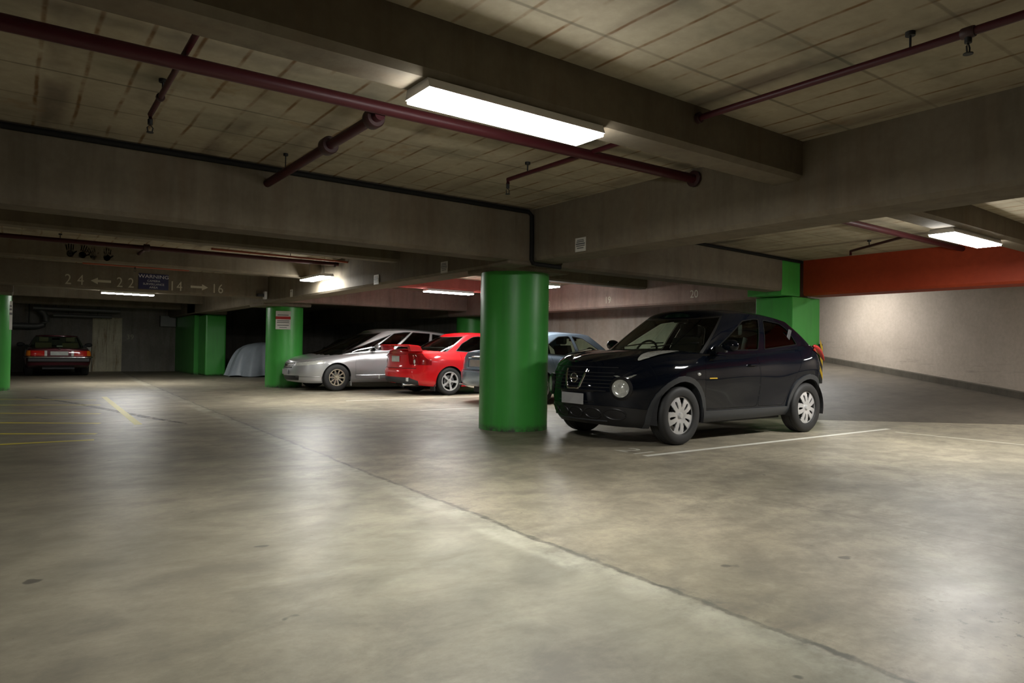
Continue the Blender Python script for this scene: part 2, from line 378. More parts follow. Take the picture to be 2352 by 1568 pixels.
# walls
struct('wall_back', B(-9, 13, 29.8, 30.1, 0, 3), M['backwall'])
struct('wall_left', B(-9.3, -9, -7, 30.1, 0, 3), M['wall'])
struct('wall_near', B(-9, 24, -7.3, -7, 0, 3), M['wall'])
struct('wall_far_right', B(23.7, 24, -7, 16, 0, 4.4), M['wall'])
bm = B(11.75, 12.0, 7.15, 18.0, 0, 3)
struct('wall_bays', bm, M['wall'])
struct('wall_bays_end', B(11.75, 12.0, 18.0, 30, 0, 3), M['backwall'])

# girders along Y and beams along X, bevelled bottom edges
def girder(i, x0, x1, y0, y1, zb, mat=None, zt=ZC):
    c = .035
    return struct('trim_%d' % i, prism(bmesh.new(), [(x0, zt), (x0, zb+c), (x0+c, zb), (x1-c, zb), (x1, zb+c), (x1, zt)], 'y', y0, y1), mat or M['beam'])
def xbeam(i, y0, y1, x0, x1, zb, mat=None, zt=ZC):
    c = .035
    return struct('trim_%d' % i, prism(bmesh.new(), [(y0, zt), (y0, zb+c), (y0+c, zb), (y1-c, zb), (y1, zb+c), (y1, zt)], 'x', x0, x1), mat or M['beam'])
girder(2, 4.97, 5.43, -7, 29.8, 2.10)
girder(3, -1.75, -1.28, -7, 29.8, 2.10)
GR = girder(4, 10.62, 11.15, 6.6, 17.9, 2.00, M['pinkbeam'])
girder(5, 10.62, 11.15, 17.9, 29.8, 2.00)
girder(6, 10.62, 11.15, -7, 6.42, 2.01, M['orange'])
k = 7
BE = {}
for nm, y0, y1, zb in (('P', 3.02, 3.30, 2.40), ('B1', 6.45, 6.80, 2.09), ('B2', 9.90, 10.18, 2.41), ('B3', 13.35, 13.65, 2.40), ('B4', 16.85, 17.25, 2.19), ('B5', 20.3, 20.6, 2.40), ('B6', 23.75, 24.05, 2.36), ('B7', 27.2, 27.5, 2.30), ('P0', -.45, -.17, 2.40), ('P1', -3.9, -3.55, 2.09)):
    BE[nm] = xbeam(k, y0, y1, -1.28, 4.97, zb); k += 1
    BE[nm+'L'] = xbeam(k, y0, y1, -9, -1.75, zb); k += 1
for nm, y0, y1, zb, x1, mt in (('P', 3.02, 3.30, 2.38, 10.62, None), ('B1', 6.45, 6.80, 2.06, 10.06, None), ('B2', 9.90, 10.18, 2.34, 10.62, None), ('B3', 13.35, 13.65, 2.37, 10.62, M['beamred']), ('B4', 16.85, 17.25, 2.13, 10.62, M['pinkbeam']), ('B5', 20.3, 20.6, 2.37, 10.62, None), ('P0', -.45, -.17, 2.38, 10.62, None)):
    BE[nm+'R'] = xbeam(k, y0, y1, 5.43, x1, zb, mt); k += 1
# column heads
def head(x0, x1, y0, y1, zb):
    global k
    struct('trim_%d' % k, B(x0, x1, y0, y1, zb, ZC, bev=.03), M['beam']); k += 1
head(4.66, 5.02, 6.50, 6.95, 2.045); head(5.0, 5.95, 6.90, 7.95, 2.045)
head(5.0, 6.2, 17.26, 18.5, 2.045); head(-1.6, .03, 17.26, 18.5, 2.045)
head(4.97, 6.0, 24.9, 26.2, 2.1)

# columns
def column(cx, cy, r, h, label):
    o = link('round_column', lathe(bmesh.new(), [(r, 0), (r, .02), (r, h*.25), (r, h*.5), (r, h*.75), (r, h)], 72, cap=True), M['green'], smooth=True, loc=(cx, cy, 0))
    return tag(o, label, 'column', 'green round columns')
COL = column(5.44, 7.44, .455, 2.05, 'large round green column in the centre foreground, just left of the black car')
COL1 = column(5.72, 17.88, .455, 2.05, 'round green column with the red and white notice, at the silver car nose')
column(-.46, 18.6, .47, 2.05, 'green column cut off by the left edge of the picture')
column(11.35, 17.75, .45, 2.0, 'green column far back, half hidden behind the big central column')
cb = link('wide_column', B(5.38, 6.05, 25.2, 26.3, 0, 2.1, bev=.05), M['green'], loc=(0, 0, 0)); tag(cb, 'green square column at the back beside the tarpaulin covered shape', 'column')
cb = link('wall_pier', B(5.25, 5.52, 26.35, 29.79, 0, 2.69), M['green']); tag(cb, 'dark green wall pier running back behind the rear square column', 'column')
bm = B(10.36, 11.18, 6.45, 7.14, 0, 1.99, bev=.012); box(bm, 10.07, 10.60, 6.47, 7.1, 2.0, 2.58)
tag(link('square_column', bm, M['green']), 'square green column behind the rear of the black car under the orange beam', 'column')
# hazard striped corner guard on that column
g = empty('corner_guard', 'black and yellow striped guard strip on the right edge of the green pier', 'corner guard', (11.19, 6.44, 0))
link('rubber_strip', B(-.06, .02, -.03, .0, .55, 1.22, bev=.004), M['black'], g)
M['yel'] = simple('hazard yellow', (.70, .45, .02), .4)
for i in range(3):
    z = .62+i*.22
    link('yellow_stripe', prism(bmesh.new(), [(-.06, z+.14), (-.06, z+.24), (.02, z+.1), (.02, z)], 'y', -.033, -.0301), M['yel'], g)

# ------------------------------------------------------------------ lamps
def lamp(x, y, L, W, z, rot, label, group='ceiling lamps', top=None):
    g = empty('ceiling_lamp', label, 'lamp', (x, y, z), rot, group)
    h = .07
    link('lamp_body', prism(bmesh.new(), [(-W/2, .018), (-W/2+.02, h), (W/2-.02, h), (W/2, .018)], 'x', -L/2, L/2), M['lampbody'], g)
    link('diffuser', B(-L/2+.008, L/2-.008, -W/2+.008, W/2-.008, 0, .0175), M['lamp'], g)
    if top:
        for s in (-.35, .35): link('hanger_rod', tube(bmesh.new(), [(s*L, 0, h), (s*L, 0, top-z)], .006, 8), M['steel'], g)
    return g
lamp(2.265, 3.155, 1.2, .262, 2.33, 0, 'long bright ceiling lamp hanging under the beam at the top centre')
lamp(8.48, 3.20, 1.25, .262, 2.31, 0, 'bright ceiling lamp at the right in front of the orange beam')
lamp(4.70, 12.85, 1.1, .27, 2.33, PI/2, 'bright ceiling lamp beside the girder, above the silver car', top=ZC)
lamp(2.45, 20.4, 1.2, .25, 2.325, 0, 'thin bright lamp far back below the painted bay numbers')
lamp(8.02, 13.5, 1.2, .25, 2.30, 0, 'bright strip lamp against the dark red beam above the red car')
lamp(8.70, 11.1, 1.1, .27, 2.30, PI/2, 'lamp end peeping out right of the central green column', top=2.62)
lamp(-4.2, 10.04, 1.2, .25, 2.34, 0, 'ceiling lamp well beyond the left edge of the picture')
lamp(16.2, 9.3, 1.2, .25, 2.95, 1.1, 'ceiling lamp over the ramp hidden behind the orange beam')
lamp(13.0, 2.4, 1.2, .25, 2.6, 1.1, 'ceiling lamp over the foot of the ramp beyond the right edge', top=2.75)
# ------------------------------------------------------------------ car building
def curve(pts):
    xs = np.array([p[0] for p in pts], float); ys = np.array([p[1] for p in pts], float)
    if len(xs) < 3: return lambda x: float(np.interp(x, xs, ys))
    h = np.diff(xs); d = np.diff(ys)/h; m = np.zeros(len(xs)); m[0] = d[0]; m[-1] = d[-1]
    for i in range(1, len(xs)-1):
        if d[i-1]*d[i] > 0:
            w1 = 2*h[i]+h[i-1]; w2 = h[i]+2*h[i-1]; m[i] = (w1+w2)/(w1/d[i-1]+w2/d[i])
    def f(x):
        x = min(max(x, xs[0]), xs[-1]); i = min(int(np.searchsorted(xs, x, 'right'))-1, len(h)-1); i = max(i, 0)
        t = (x-xs[i])/h[i]; a = 1-t
        return float(ys[i]*(1+2*t)*a*a+m[i]*h[i]*t*a*a+ys[i+1]*t*t*(3-2*t)-m[i+1]*h[i]*t*t*a)
    return f
def pround(pts, r, n=3):
    out = []; N = len(pts)
    for i in range(N):
        p = Vector(pts[i]); a = Vector(pts[i-1])-p; b = Vector(pts[(i+1) % N])-p
        ra = min(r, a.length*.45, b.length*.45); A = p+a.normalized()*ra; Bq = p+b.normalized()*ra
        for k in range(n+1):
            t = k/n; out.append(tuple(A*(1-t)**2+p*2*t*(1-t)+Bq*t*t))
    return out
def inset(pts, d):
    N = len(pts); ar = sum(pts[i][0]*pts[(i+1) % N][1]-pts[(i+1) % N][0]*pts[i][1] for i in range(N)); sg = 1 if ar > 0 else -1; out = []
    for i in range(N):
        p = Vector(pts[i]); a = (p-Vector(pts[i-1])).normalized(); b = (Vector(pts[(i+1) % N])-p).normalized()
        na = Vector((-a.y, a.x))*sg; nb = Vector((-b.y, b.x))*sg; m = (na+nb)
        m = m/max(m.dot(na), .35); out.append(tuple(p+m*d))
    return out
def inpoly(x, y, pts):
    c = False; n = len(pts); j = n-1
    for i in range(n):
        xi, yi = pts[i]; xj, yj = pts[j]
        if (yi > y) != (yj > y) and x < (xj-xi)*(y-yi)/(yj-yi)+xi: c = not c
        j = i
    return c
AX = {'y': (0, 2), 'x': (1, 2), 'z': (0, 1)}
def cut(bm, poly, proj='y', cond=None, keep=True):
    """split the mesh along a projected polygon and take the faces inside it out into a mesh of their own"""
    a, b = AX[proj]; us = [p[0] for p in poly]; vs = [p[1] for p in poly]; u0, u1, v0, v1 = min(us), max(us), min(vs), max(vs)
    def near(f):
        cs = [v.co for v in f.verts]
        return max(c[a] for c in cs) >= u0 and min(c[a] for c in cs) <= u1 and max(c[b] for c in cs) >= v0 and min(c[b] for c in cs) <= v1
    fs = [f for f in bm.faces if near(f) and (cond is None or cond(f.calc_center_median(), f.normal))]
    N = len(poly)
    for i in range(N):
        p, q = poly[i], poly[(i+1) % N]; du, dv = q[0]-p[0], q[1]-p[1]; L = math.hypot(du, dv)
        if L < 1e-6: continue
        co = [0, 0, 0]; co[a], co[b] = p; no = [0, 0, 0]; no[a], no[b] = -dv/L, du/L
        # only faces near this edge of the outline
        lo = (min(p[0], q[0])-.12, max(p[0], q[0])+.12, min(p[1], q[1])-.12, max(p[1], q[1])+.12)
        loc = [f for f in fs if any(lo[0] <= v.co[a] <= lo[1] and lo[2] <= v.co[b] <= lo[3] for v in f.verts)] if L < .25 else fs
        g = list({e for f in loc for e in f.edges})+list({v for f in loc for v in f.verts})+loc
        r = bmesh.ops.bisect_plane(bm, geom=g, plane_co=co, plane_no=no, dist=1e-5)
        fs = list(set(f for f in fs if f.is_valid) | set(x for x in r['geom'] if isinstance(x, bmesh.types.BMFace)))
    ins = []
    for f in fs:
        c = f.calc_center_median()
        if inpoly(c[a], c[b], poly): ins.append(f)
    return take(bm, ins) if keep else bmesh.ops.delete(bm, geom=ins, context='FACES')
def take(bm, faces):
    nb = bmesh.new(); mp = {}
    for f in faces:
        vv = []
        for v in f.verts:
            if v not in mp: mp[v] = nb.verts.new(v.co)
            vv.append(mp[v])
        try: nb.faces.new(vv)
        except ValueError: pass
    bmesh.ops.delete(bm, geom=faces, context='FACES')
    nb.normal_update(); return nb
def split_sides(bm):
    L = take(bm, [f for f in bm.faces if f.calc_center_median().y > 0]); return bm, L
def thicken(bm, out, t):
    bm.normal_update()
    if out:
        for v in bm.verts: pass
        ns = {v: v.normal.copy() for v in bm.verts}
        for v, n in ns.items(): v.co += n*out
    if t: bmesh.ops.solidify(bm, geom=bm.faces[:], thickness=t)
    return bm
def half_outline(xf, xr, rf, rr, X1, X2, wfn, n, m, p=2.3, pr=2.3):
    """x, y along one side from the middle of the nose to the middle of the tail"""
    out = []
    for i in range(n):
        ph = (i/n)*PI/2; c = math.cos(ph)**(2/p); s = math.sin(ph)**(2/p); x = X1-(X1-xf)*c; out.append((x, s))
    for i in range(m+1): out.append((X1+(X2-X1)*i/m, 1.))
    for i in range(1, n+1):
        ph = PI/2-(i/n)*PI/2; c = math.cos(ph)**(2/pr); s = math.sin(ph)**(2/pr) if ph > 1e-6 else 0.; x = X2+(xr-X2)*c; out.append((x, s))
    return [(x, s*wfn(x)) for x, s in out]
def build_body(sp):
    zb, zt, zc, hw = (curve(sp[k_]) for k_ in ('zb', 'zt', 'zc', 'hw')); pf = curve([(z, x) for z, x in sp['front']]); pr = curve([(z, x) for z, x in sp['rear']])
    prof = curve(sp['prof']); X1, X2 = sp['X1'], sp['X2']; L = sp['L']; n = 20; m = int((X2-X1)/.03)
    rows = [0, .05, .1, .16, .23, .3, .38, .46, .54, .62, .7, .77, .83, .88, .925, .96, .985, 1.]
    bulge = sp.get('bulge', lambda v, x: 0)
    bm = bmesh.new(); rings = []
    for v in rows:
        zf = zb(0)+(zt(0)-zb(0))*v; zr = zb(L)+(zt(L)-zb(L))*v
        h = half_outline(pf(zf), pr(zr), 0, 0, X1, X2, lambda x: hw(x)*prof(v)+bulge(v, x), n, m, sp.get('pf', 2.3), sp.get('pr', 2.3))
        ring = [(x, y, zb(x)+(zt(x)-zb(x))*v) for x, y in h]
        rings.append(ring)
    def grid(G):
        V = [[bm.verts.new(p) for p in r] for r in G]
        for A_, B_ in zip(V, V[1:]):
            for i in range(len(A_)-1): bm.faces.new((A_[i], A_[i+1], B_[i+1], B_[i]))
    grid(rings); grid([[(x, -y, z) for x, y, z in r] for r in rings])
    topf = sp.get('top', lambda x, q: 0); qs = [1, .96, .9, .8, .68, .54, .4, .25, .1, 0, -.1, -.25, -.4, -.54, -.68, -.8, -.9, -.96, -1]
    top = [[(x, y*q, z+(zc(x)-z)*(1-abs(q)**2.2)+(topf(x, q) if abs(q) < 1 else 0)) for x, y, z in rings[-1]] for q in qs]
    grid(top)
    bot = [[(x, y*q, z) for x, y, z in rings[0]] for q in (1, .5, 0, -.5, -1)]; grid(bot)
    bmesh.ops.remove_doubles(bm, verts=bm.verts, dist=2e-4); bmesh.ops.dissolve_degenerate(bm, dist=1e-5, edges=bm.edges)
    bmesh.ops.recalc_face_normals(bm, faces=bm.faces); return bm
class Cabin:
    def __init__(s, sp):
        s.sp = sp; c = sp['cab']; s.c = c; s.n = 16; s.m = 40
        s.zt = curve(sp['zt']); s.roof = curve(c['roof']); s.edge = c.get('edge', .075)
        s.base = half_outline(c['xb0'], c['xb1'], 0, 0, c['X1b'], c['X2b'], curve(c['wb']), s.n, s.m, 2.6, 2.6)
        s.topo = half_outline(c['xt0'], c['xt1'], 0, 0, c['X1t'], c['X2t'], curve(c['wt']), s.n, s.m, 2.8, 2.8)
    def pt(s, i, t):
        x0, y0 = s.base[i]; x1, y1 = s.topo[i]; bz = s.zt(x0)-s.c.get('sink', .03)+s.c.get('cowl', 0)*max(0, 1-i/s.n if i < s.n else 0); tz = s.roof(x1)-s.edge
        f = y0/max(1e-6, max(b[1] for b in s.base)); bl = s.c.get('bulge', .03)*math.sin(PI*t)
        nx = 0
        if i < s.n: nx = -(1-i/s.n)*.6
        elif i > s.n+s.m: nx = (i-s.n-s.m)/s.n*s.c.get('rb', .6)
        return (x0+(x1-x0)*t+nx*bl, y0+(y1-y0)*t+f*bl, bz+(tz-bz)*t)
    def side(s, u, t):
        i = s.n+u*s.m; a = int(min(max(i, 0), len(s.base)-2)); k_ = i-a; p = s.pt(a, t); q = s.pt(a+1, t)
        return tuple(p[j]+(q[j]-p[j])*k_ for j in range(3))
    def mesh(s):
        bm = bmesh.new(); lay = bm.faces.layers.int.new('id'); ts = [0, .04, .08]+[.08+.84*i/9 for i in range(1, 10)]+[.96, 1.]
        rings = [[s.pt(i, t) for i in range(len(s.base))] for t in ts]
        def grid(G, tg=None):
            V = [[bm.verts.new(p) for p in r] for r in G]
            for j, (A_, B_) in enumerate(zip(V, V[1:])):
                for i in range(len(A_)-1):
                    f = bm.faces.new((A_[i], A_[i+1], B_[i+1], B_[i]))
                    if tg: f[lay] = tg(i, (ts[j]+ts[j+1])/2)
        c = s.c; fw = c.get('fw', .78); rw = c.get('rw', .78)
        def tg(i, t):
            if .03 < t < .95:
                b = t < .06 or t > .93
                if (i+.5)/s.n < fw: return 3 if (b or (i+1.5)/s.n > fw) else 1
                j = i-s.n-s.m
                if j >= 0 and (s.n-j-.5)/s.n < rw: return 4 if (b or (s.n-j+.5)/s.n > rw) else 2
            return 0
        grid(rings, tg); grid([[(x, -y, z) for x, y, z in r] for r in rings], tg)
        qs = [1, .97, .92, .85, .75, .6, .4, .2, 0, -.2, -.4, -.6, -.75, -.85, -.92, -.97, -1]
        top = [[(x, y*q, z+s.edge*(1-abs(q)**3.2)*min(1, (y/.25))) for x, y, z in rings[-1]] for q in qs]; grid(top)
        bmesh.ops.remove_doubles(bm, verts=bm.verts, dist=2e-4); bmesh.ops.dissolve_degenerate(bm, dist=1e-5, edges=bm.edges)
        bmesh.ops.recalc_face_normals(bm, faces=bm.faces); out = {}
        for nm, i in (('windshield', 1), ('rear_window', 2), ('fr', 3), ('rr', 4)): out[nm] = take(bm, [f for f in bm.faces if f[lay] == i])
        return bm, out
def wheel_parts(parent, cx, cy, r, wd, rim, style, rimmat, side, name='wheel'):
    h = wd/2
    ty = lathe(bmesh.new(), [(rim-.004, -h+.018), (rim+.004, -h+.004), (rim+.02, -h), (r-.045, -h-.004), (r-.02, -h+.006), (r-.006, -h+.022), (r-.0005, -h+.04), (r-.0005, -h*.36), (r-.007, -h*.33), (r-.007, -h*.27), (r, -h*.24), (r, h*.24), (r-.007, h*.27), (r-.007, h*.33), (r-.0005, h*.36), (r-.0005, h-.04), (r-.02, h-.006), (r-.045, h), (rim, h-.004), (rim-.03, h-.05), (rim-.03, -h+.06), (rim-.004, -h+.018)], 72, 'y')
    t = link(name, ty, M['tyre'], parent, smooth=True, loc=(cx, cy, r)); t.rotation_euler = (0, (cx*7) % 1.1, PI if side > 0 else 0)
    # disc with openings
    nr, na = 16, 180; bm = bmesh.new(); R = rim
    def hole(q, a):
        if style == 'cap':
            b = abs((a+36) % 72-36); c_ = abs((a % 72)-36)
            return (.38 < q < .82 and b < 6.5-9*abs(q-.6)) or (.46 < q < .93 and c_ < 4+20*(q-.46) and c_ < 11.5)
        if style == 'multi':
            b = abs((a % 36)-18); return .30 < q < .90 and b < 10.5+3*(q-.3)
        if style == 'five':
            b = abs((a % 72)-36); return .26 < q < .86 and b < 23+6*(q-.26)
        b = abs((a % 24)-12); return .55 < q < .80 and b < 6
    def dep(q): return {'cap': .022-.018*math.sin(min(1, q/.95)*PI*.9), 'multi': .004+.02*(1-q)**1.5, 'five': .02-.02*q, 'flat': .01-.02*q*q}.get(style, 0)
    V = [[bm.verts.new((q*R*math.cos(2*PI*k_/na), -h+.008+dep(q), q*R*math.sin(2*PI*k_/na))) for k_ in range(na)] for q in [max(.02, i/nr) for i in range(nr+1)]]
    for i in range(nr):
        for k_ in range(na):
            if not hole((i+.5)/nr, (k_+.5)*360/na): bm.faces.new((V[i][k_], V[i][(k_+1) % na], V[i+1][(k_+1) % na], V[i+1][k_]))
    bmesh.ops.delete(bm, geom=[v for v in bm.verts if not v.link_faces], context='VERTS')
    bmesh.ops.recalc_face_normals(bm, faces=bm.faces); bmesh.ops.solidify(bm, geom=bm.faces[:], thickness=.012)
    lathe(bm, [(.001, -h-.001), (.028, -h), (.034, -h+.012), (.034, -h+.03)], 24, 'y')
    if style in ('multi', 'five'): lathe(bm, [(R*.90, -h+.012), (R*.93, -h-.003), (R*1.0, -h-.002), (R*1.0, -h+.03), (R*.92, -h+.05)], 72, 'y')
    link('hubcap' if style == 'cap' else 'rim', bm, rimmat, t, smooth=True)
    link('brake_disc', lathe(bmesh.new(), [(.001, -h+.055), (R*.62, -h+.055), (R*.62, -h+.075), (.001, -h+.075)], 40, 'y'), M['steel'] if style != 'cap' else M['plasticlo'], t, smooth=True)
    return t
def seat(bm, x, y, z, s=1.0, hr=True):
    box(bm, x, x+.46, y-.24, y+.24, z, z+.17, bev=.05)
    prism(bm, [(x+.42, z+.1), (x+.55, z+.12), (x+.72, z+.68), (x+.62, z+.70)], 'y', y-.22, y+.22)
    if hr: box(bm, x+.64, x+.74, y-.13, y+.13, z+.72, z+.90, bev=.03)
def make_car(sp, label, loc, rz, group=None):
    root = empty(sp.get('name', 'car'), label, sp.get('cat', 'car'), loc, rz, 'parked cars')
    body = build_body(sp); cab = Cabin(sp); cm, gl = cab.mesh(); P = M[sp['paint']]; L = sp['L']; res = {'root': root, 'cab': cab}
    bvh = BVHTree.FromBMesh(body); res['bvh'] = bvh
    def front(y, z):
        h = bvh.ray_cast(Vector((-2, y, z)), Vector((1, 0, 0))); return h[0].x if h[0] else 0.
    def rear(y, z):
        h = bvh.ray_cast(Vector((L+2, y, z)), Vector((-1, 0, 0))); return h[0].x if h[0] else L
    def side(x, z, s):
        h = bvh.ray_cast(Vector((x, 3*s, z)), Vector((0, -s, 0))); return h[0].y if h[0] else s*.8
    res.update(front=front, rear=rear, side=side)
    # drop the deck under the cabin
    c = sp['cab']
    bx = [(x, y*.93) for x, y in cab.base[2:-2]]; outl = bx+[(x, -y) for x, y in bx[::-1]]
    ins = [f for f in body.faces if f.normal.z > .5 and f.calc_center_median().z > .6 and inpoly(f.calc_center_median().x, f.calc_center_median().y, outl)]
    bmesh.ops.delete(body, geom=ins, context='FACES')
    # wheel arches
    for ax in sp['axles']:
        R = sp['arch']; zc_ = sp['r']+sp.get('archup', .0)
        circ = [(ax+math.cos(a)*R, zc_+math.sin(a)*R) for a in [2*PI*i/32 for i in range(32)]]
        circ = [(x, max(z, .02)) for x, z in circ]
        if 'flare' in sp:
            R2 = R+sp['flare']; c2 = [(ax+math.cos(a)*R2, zc_+math.sin(a)*R2) for a in [2*PI*i/32 for i in range(32)]]
            fl = cut(body, c2, 'y', lambda c_, n_: abs(c_.y) > .45)
            cut(fl, circ, 'y', None, keep=False)
            for s_ in split_sides(fl): link('wheel_arch_trim', thicken(s_, .016, .03), M[sp.get('flaremat', 'plastic')], root, smooth=True)
        else: cut(body, circ, 'y', lambda c_, n_: abs(c_.y) > .42, keep=False)
    body.normal_update()
    # named regions on the body
    for rg in sp.get('regions', []):
        nm, poly, proj, cond, mat, gap = rg[:6]; opt = rg[6] if len(rg) > 6 else {}
        body.normal_update(); part = cut(body, poly, proj, cond)
        if gap: part2 = cut(part, inset(poly, gap), proj, None); part.free(); part = part2
        if opt.get('out') or opt.get('thick'): thicken(part, opt.get('out', 0), opt.get('thick', 0))
        prt = split_sides(part) if opt.get('sides', True) and proj in ('y',) or opt.get('sides') else [part]
        for q in prt:
            if len(q.faces): res.setdefault(nm, []).append(link(nm, q, M[mat], root, smooth=True))
    # side windows
    for wn in sp['windows']:
        pts = [cab.side(u, t) for u, t in wn['poly']]; poly = pround([(p[0], p[2]) for p in pts], wn.get('r', .04))
        part = cut(cm, poly, 'y', lambda c_, n_: abs(n_.y) > .3 and abs(n_.x) < .93)
        if wn.get('trim', .014):
            g = cut(part, inset(poly, wn.get('trim', .014)), 'y', None)
            for q in split_sides(part): link('window_trim', thicken(q, .003, 0), M[wn.get('trimmat', 'plasticlo')], root, smooth=True)
        else: g = part
        for q in split_sides(g): link('side_window', thicken(q, -.006, 0), M[wn.get('mat', 'glass')], root, smooth=True)
    for nm, mt in (('windshield', sp.get('ws', 'glass')), ('rear_window', sp.get('rg', 'glass'))):
        link(nm, gl[nm], M[mt], root, smooth=True)
    fr = gl['fr']; rr = gl['rr']
    link('windshield_frame', fr, M['plasticlo'], root, smooth=True); link('rear_window_frame', rr, M['plasticlo'], root, smooth=True)
    link('body', body, P, root, smooth=True); link('roof', cm, P, root, smooth=True)
    # under the car
    bm = bmesh.new(); hw = curve(sp['hw']); a1, a2 = sp['axles']; r_ = sp['r']; zlo = min(z for _, z in sp['zb'])
    box(bm, a1+.40, a2-.40, -.70, .70, zlo+.0, .50); box(bm, .30, L-.30, -.42, .42, zlo+.01, .52)
    for ax in (a1, a2):
        for s_ in (-1, 1):
            rr_ = sp['arch']+.012; n_ = 20; yo = abs(side(ax+.0, min(.78, r_+sp['arch']+.06), s_))-.035
            prev = None
            for i in range(n_+1):
                a = -.25+(PI+.5)*i/n_; x, z = ax+math.cos(a)*rr_, r_+math.sin(a)*rr_
                cur = (bm.verts.new((x, s_*.43, z)), bm.verts.new((x, s_*yo, z)))
                if prev: bm.faces.new((prev[0], cur[0], cur[1], prev[1]))
                prev = cur
    link('underbody', bm, M['interior'], root)
    for ax in sp['axles']:
        for s_ in (-1, 1):
            wheel_parts(root, ax, s_*sp['track'], r_, sp.get('tw', .205), sp['rim'], sp['wheel'], M[sp['rimmat']], s_)
    # interior
    if sp.get('inside', True):
        x0 = c['xb0']+sp.get('dashoff', .15)
        bm = bmesh.new(); y_ = .64
        prism(bm, [(x0-.05, .5), (x0-.05, sp['dash']-.02), (x0+.35, sp['dash']), (x0+.50, sp['dash']-.10), (x0+.55, .5)], 'y', -y_, y_)
        link('dashboard', bm, M['interior'], root)
        for s_ in (-1, 1): link('seat', (lambda b_: (seat(b_, sp['seatx'], s_*.36, sp.get('seatz', .45)), b_)[1])(bmesh.new()), M[sp.get('seatmat', 'seat')], root, smooth=True)
        if 'rearseat' in sp:
            bm = bmesh.new(); xx = sp['rearseat']; box(bm, xx, xx+.45, -.6, .6, .45, .62, bev=.04); prism(bm, [(xx+.4, .6), (xx+.52, .6), (xx+.68, 1.06), (xx+.58, 1.08)], 'y', -.6, .6)
            link('rear_seat', bm, M[sp.get('seatmat', 'seat')], root)
        bm = bmesh.new(); cx, cz = sp['seatx']-.18, sp.get('wheelz', sp['dash']+.0); sy = sp.get('steer', .36); pts = []
        for i in range(25):
            a = 2*PI*i/24; pts.append((cx+math.sin(a)*.07, sy+math.cos(a)*.19, cz+math.sin(a)*.175))
        tube(bm, pts, .014, 8, cap=False); tube(bm, [(cx, sy-.18, cz), (cx, sy+.18, cz)], .012, 8); tube(bm, [(cx, sy, cz), (cx-.25, sy, cz-.12)], .03, 8)
        link('steering_wheel', bm, M['black'], root, smooth=True)
        bm = B(c['xt0']+.05, c['xt0']+.08, -.11, .11, sp['cab']['roof'][1][1]-.17, sp['cab']['roof'][1][1]-.105, bev=.01); link('rear_view_mirror', bm, M['black'], root)
        bm = B(a1+.55, a2-.5, -.66, .66, .26, .44); link('cabin_floor', bm, M['interior'], root)
    # mirrors
    if 'mirror' in sp:
        mx, mz = sp['mirror']; fn = sp.get('mirrory', .86)
        for s_ in (-1, 1):
            bm = bmesh.new(); bmesh.ops.create_icosphere(bm, subdivisions=3, radius=1)
            for v in bm.verts:
                v.co = Vector((mx+v.co.x*(.075 if v.co.x < 0 else .035), s_*(fn+.10)+v.co.y*.115, mz+v.co.z*(.07+.012*v.co.y*s_)))
            m_ = link('wing_mirror', bm, M[sp.get('mirmat', sp['paint'])], root, smooth=True)
            link('mirror_stalk', prism(bmesh.new(), [(mx-.03, mz-.08), (mx+.03, mz-.08), (mx+.02, mz-.01), (mx-.03, mz-.01)], 'y', *sorted((s_*(fn-.09), s_*(fn+.04)))), M['black'], m_)
    return res
def ell(cx, cz, a, b, n=18, rot=0): return [(cx+math.cos(2*PI*i/n)*a*math.cos(rot)-math.sin(2*PI*i/n)*b*math.sin(rot), cz+math.cos(2*PI*i/n)*a*math.sin(rot)+math.sin(2*PI*i/n)*b*math.cos(rot)) for i in range(n)]
def handle(res, x, z, s, mat, ln=.17):
    y = res['side'](x, z, s); bm = bmesh.new()
    tube(bm, [(x-ln/2, y-s*.01, z), (x-ln/2+.02, y+s*.022, z+.003), (x+ln/2-.02, y+s*.022, z+.006), (x+ln/2, y-s*.01, z+.005)], [.01, .014, .014, .01], 10)
    return bm
def plate_on(res, x, y, z, w_, h_, mat, tilt=0, nm='number_plate', ends=-1):
    o = link(nm, B(-.006, .006, -w_/2, w_/2, -h_/2, h_/2, bev=.004), M[mat], res['root'], loc=(x, y, z)); o.rotation_euler = (0, tilt, 0); return o

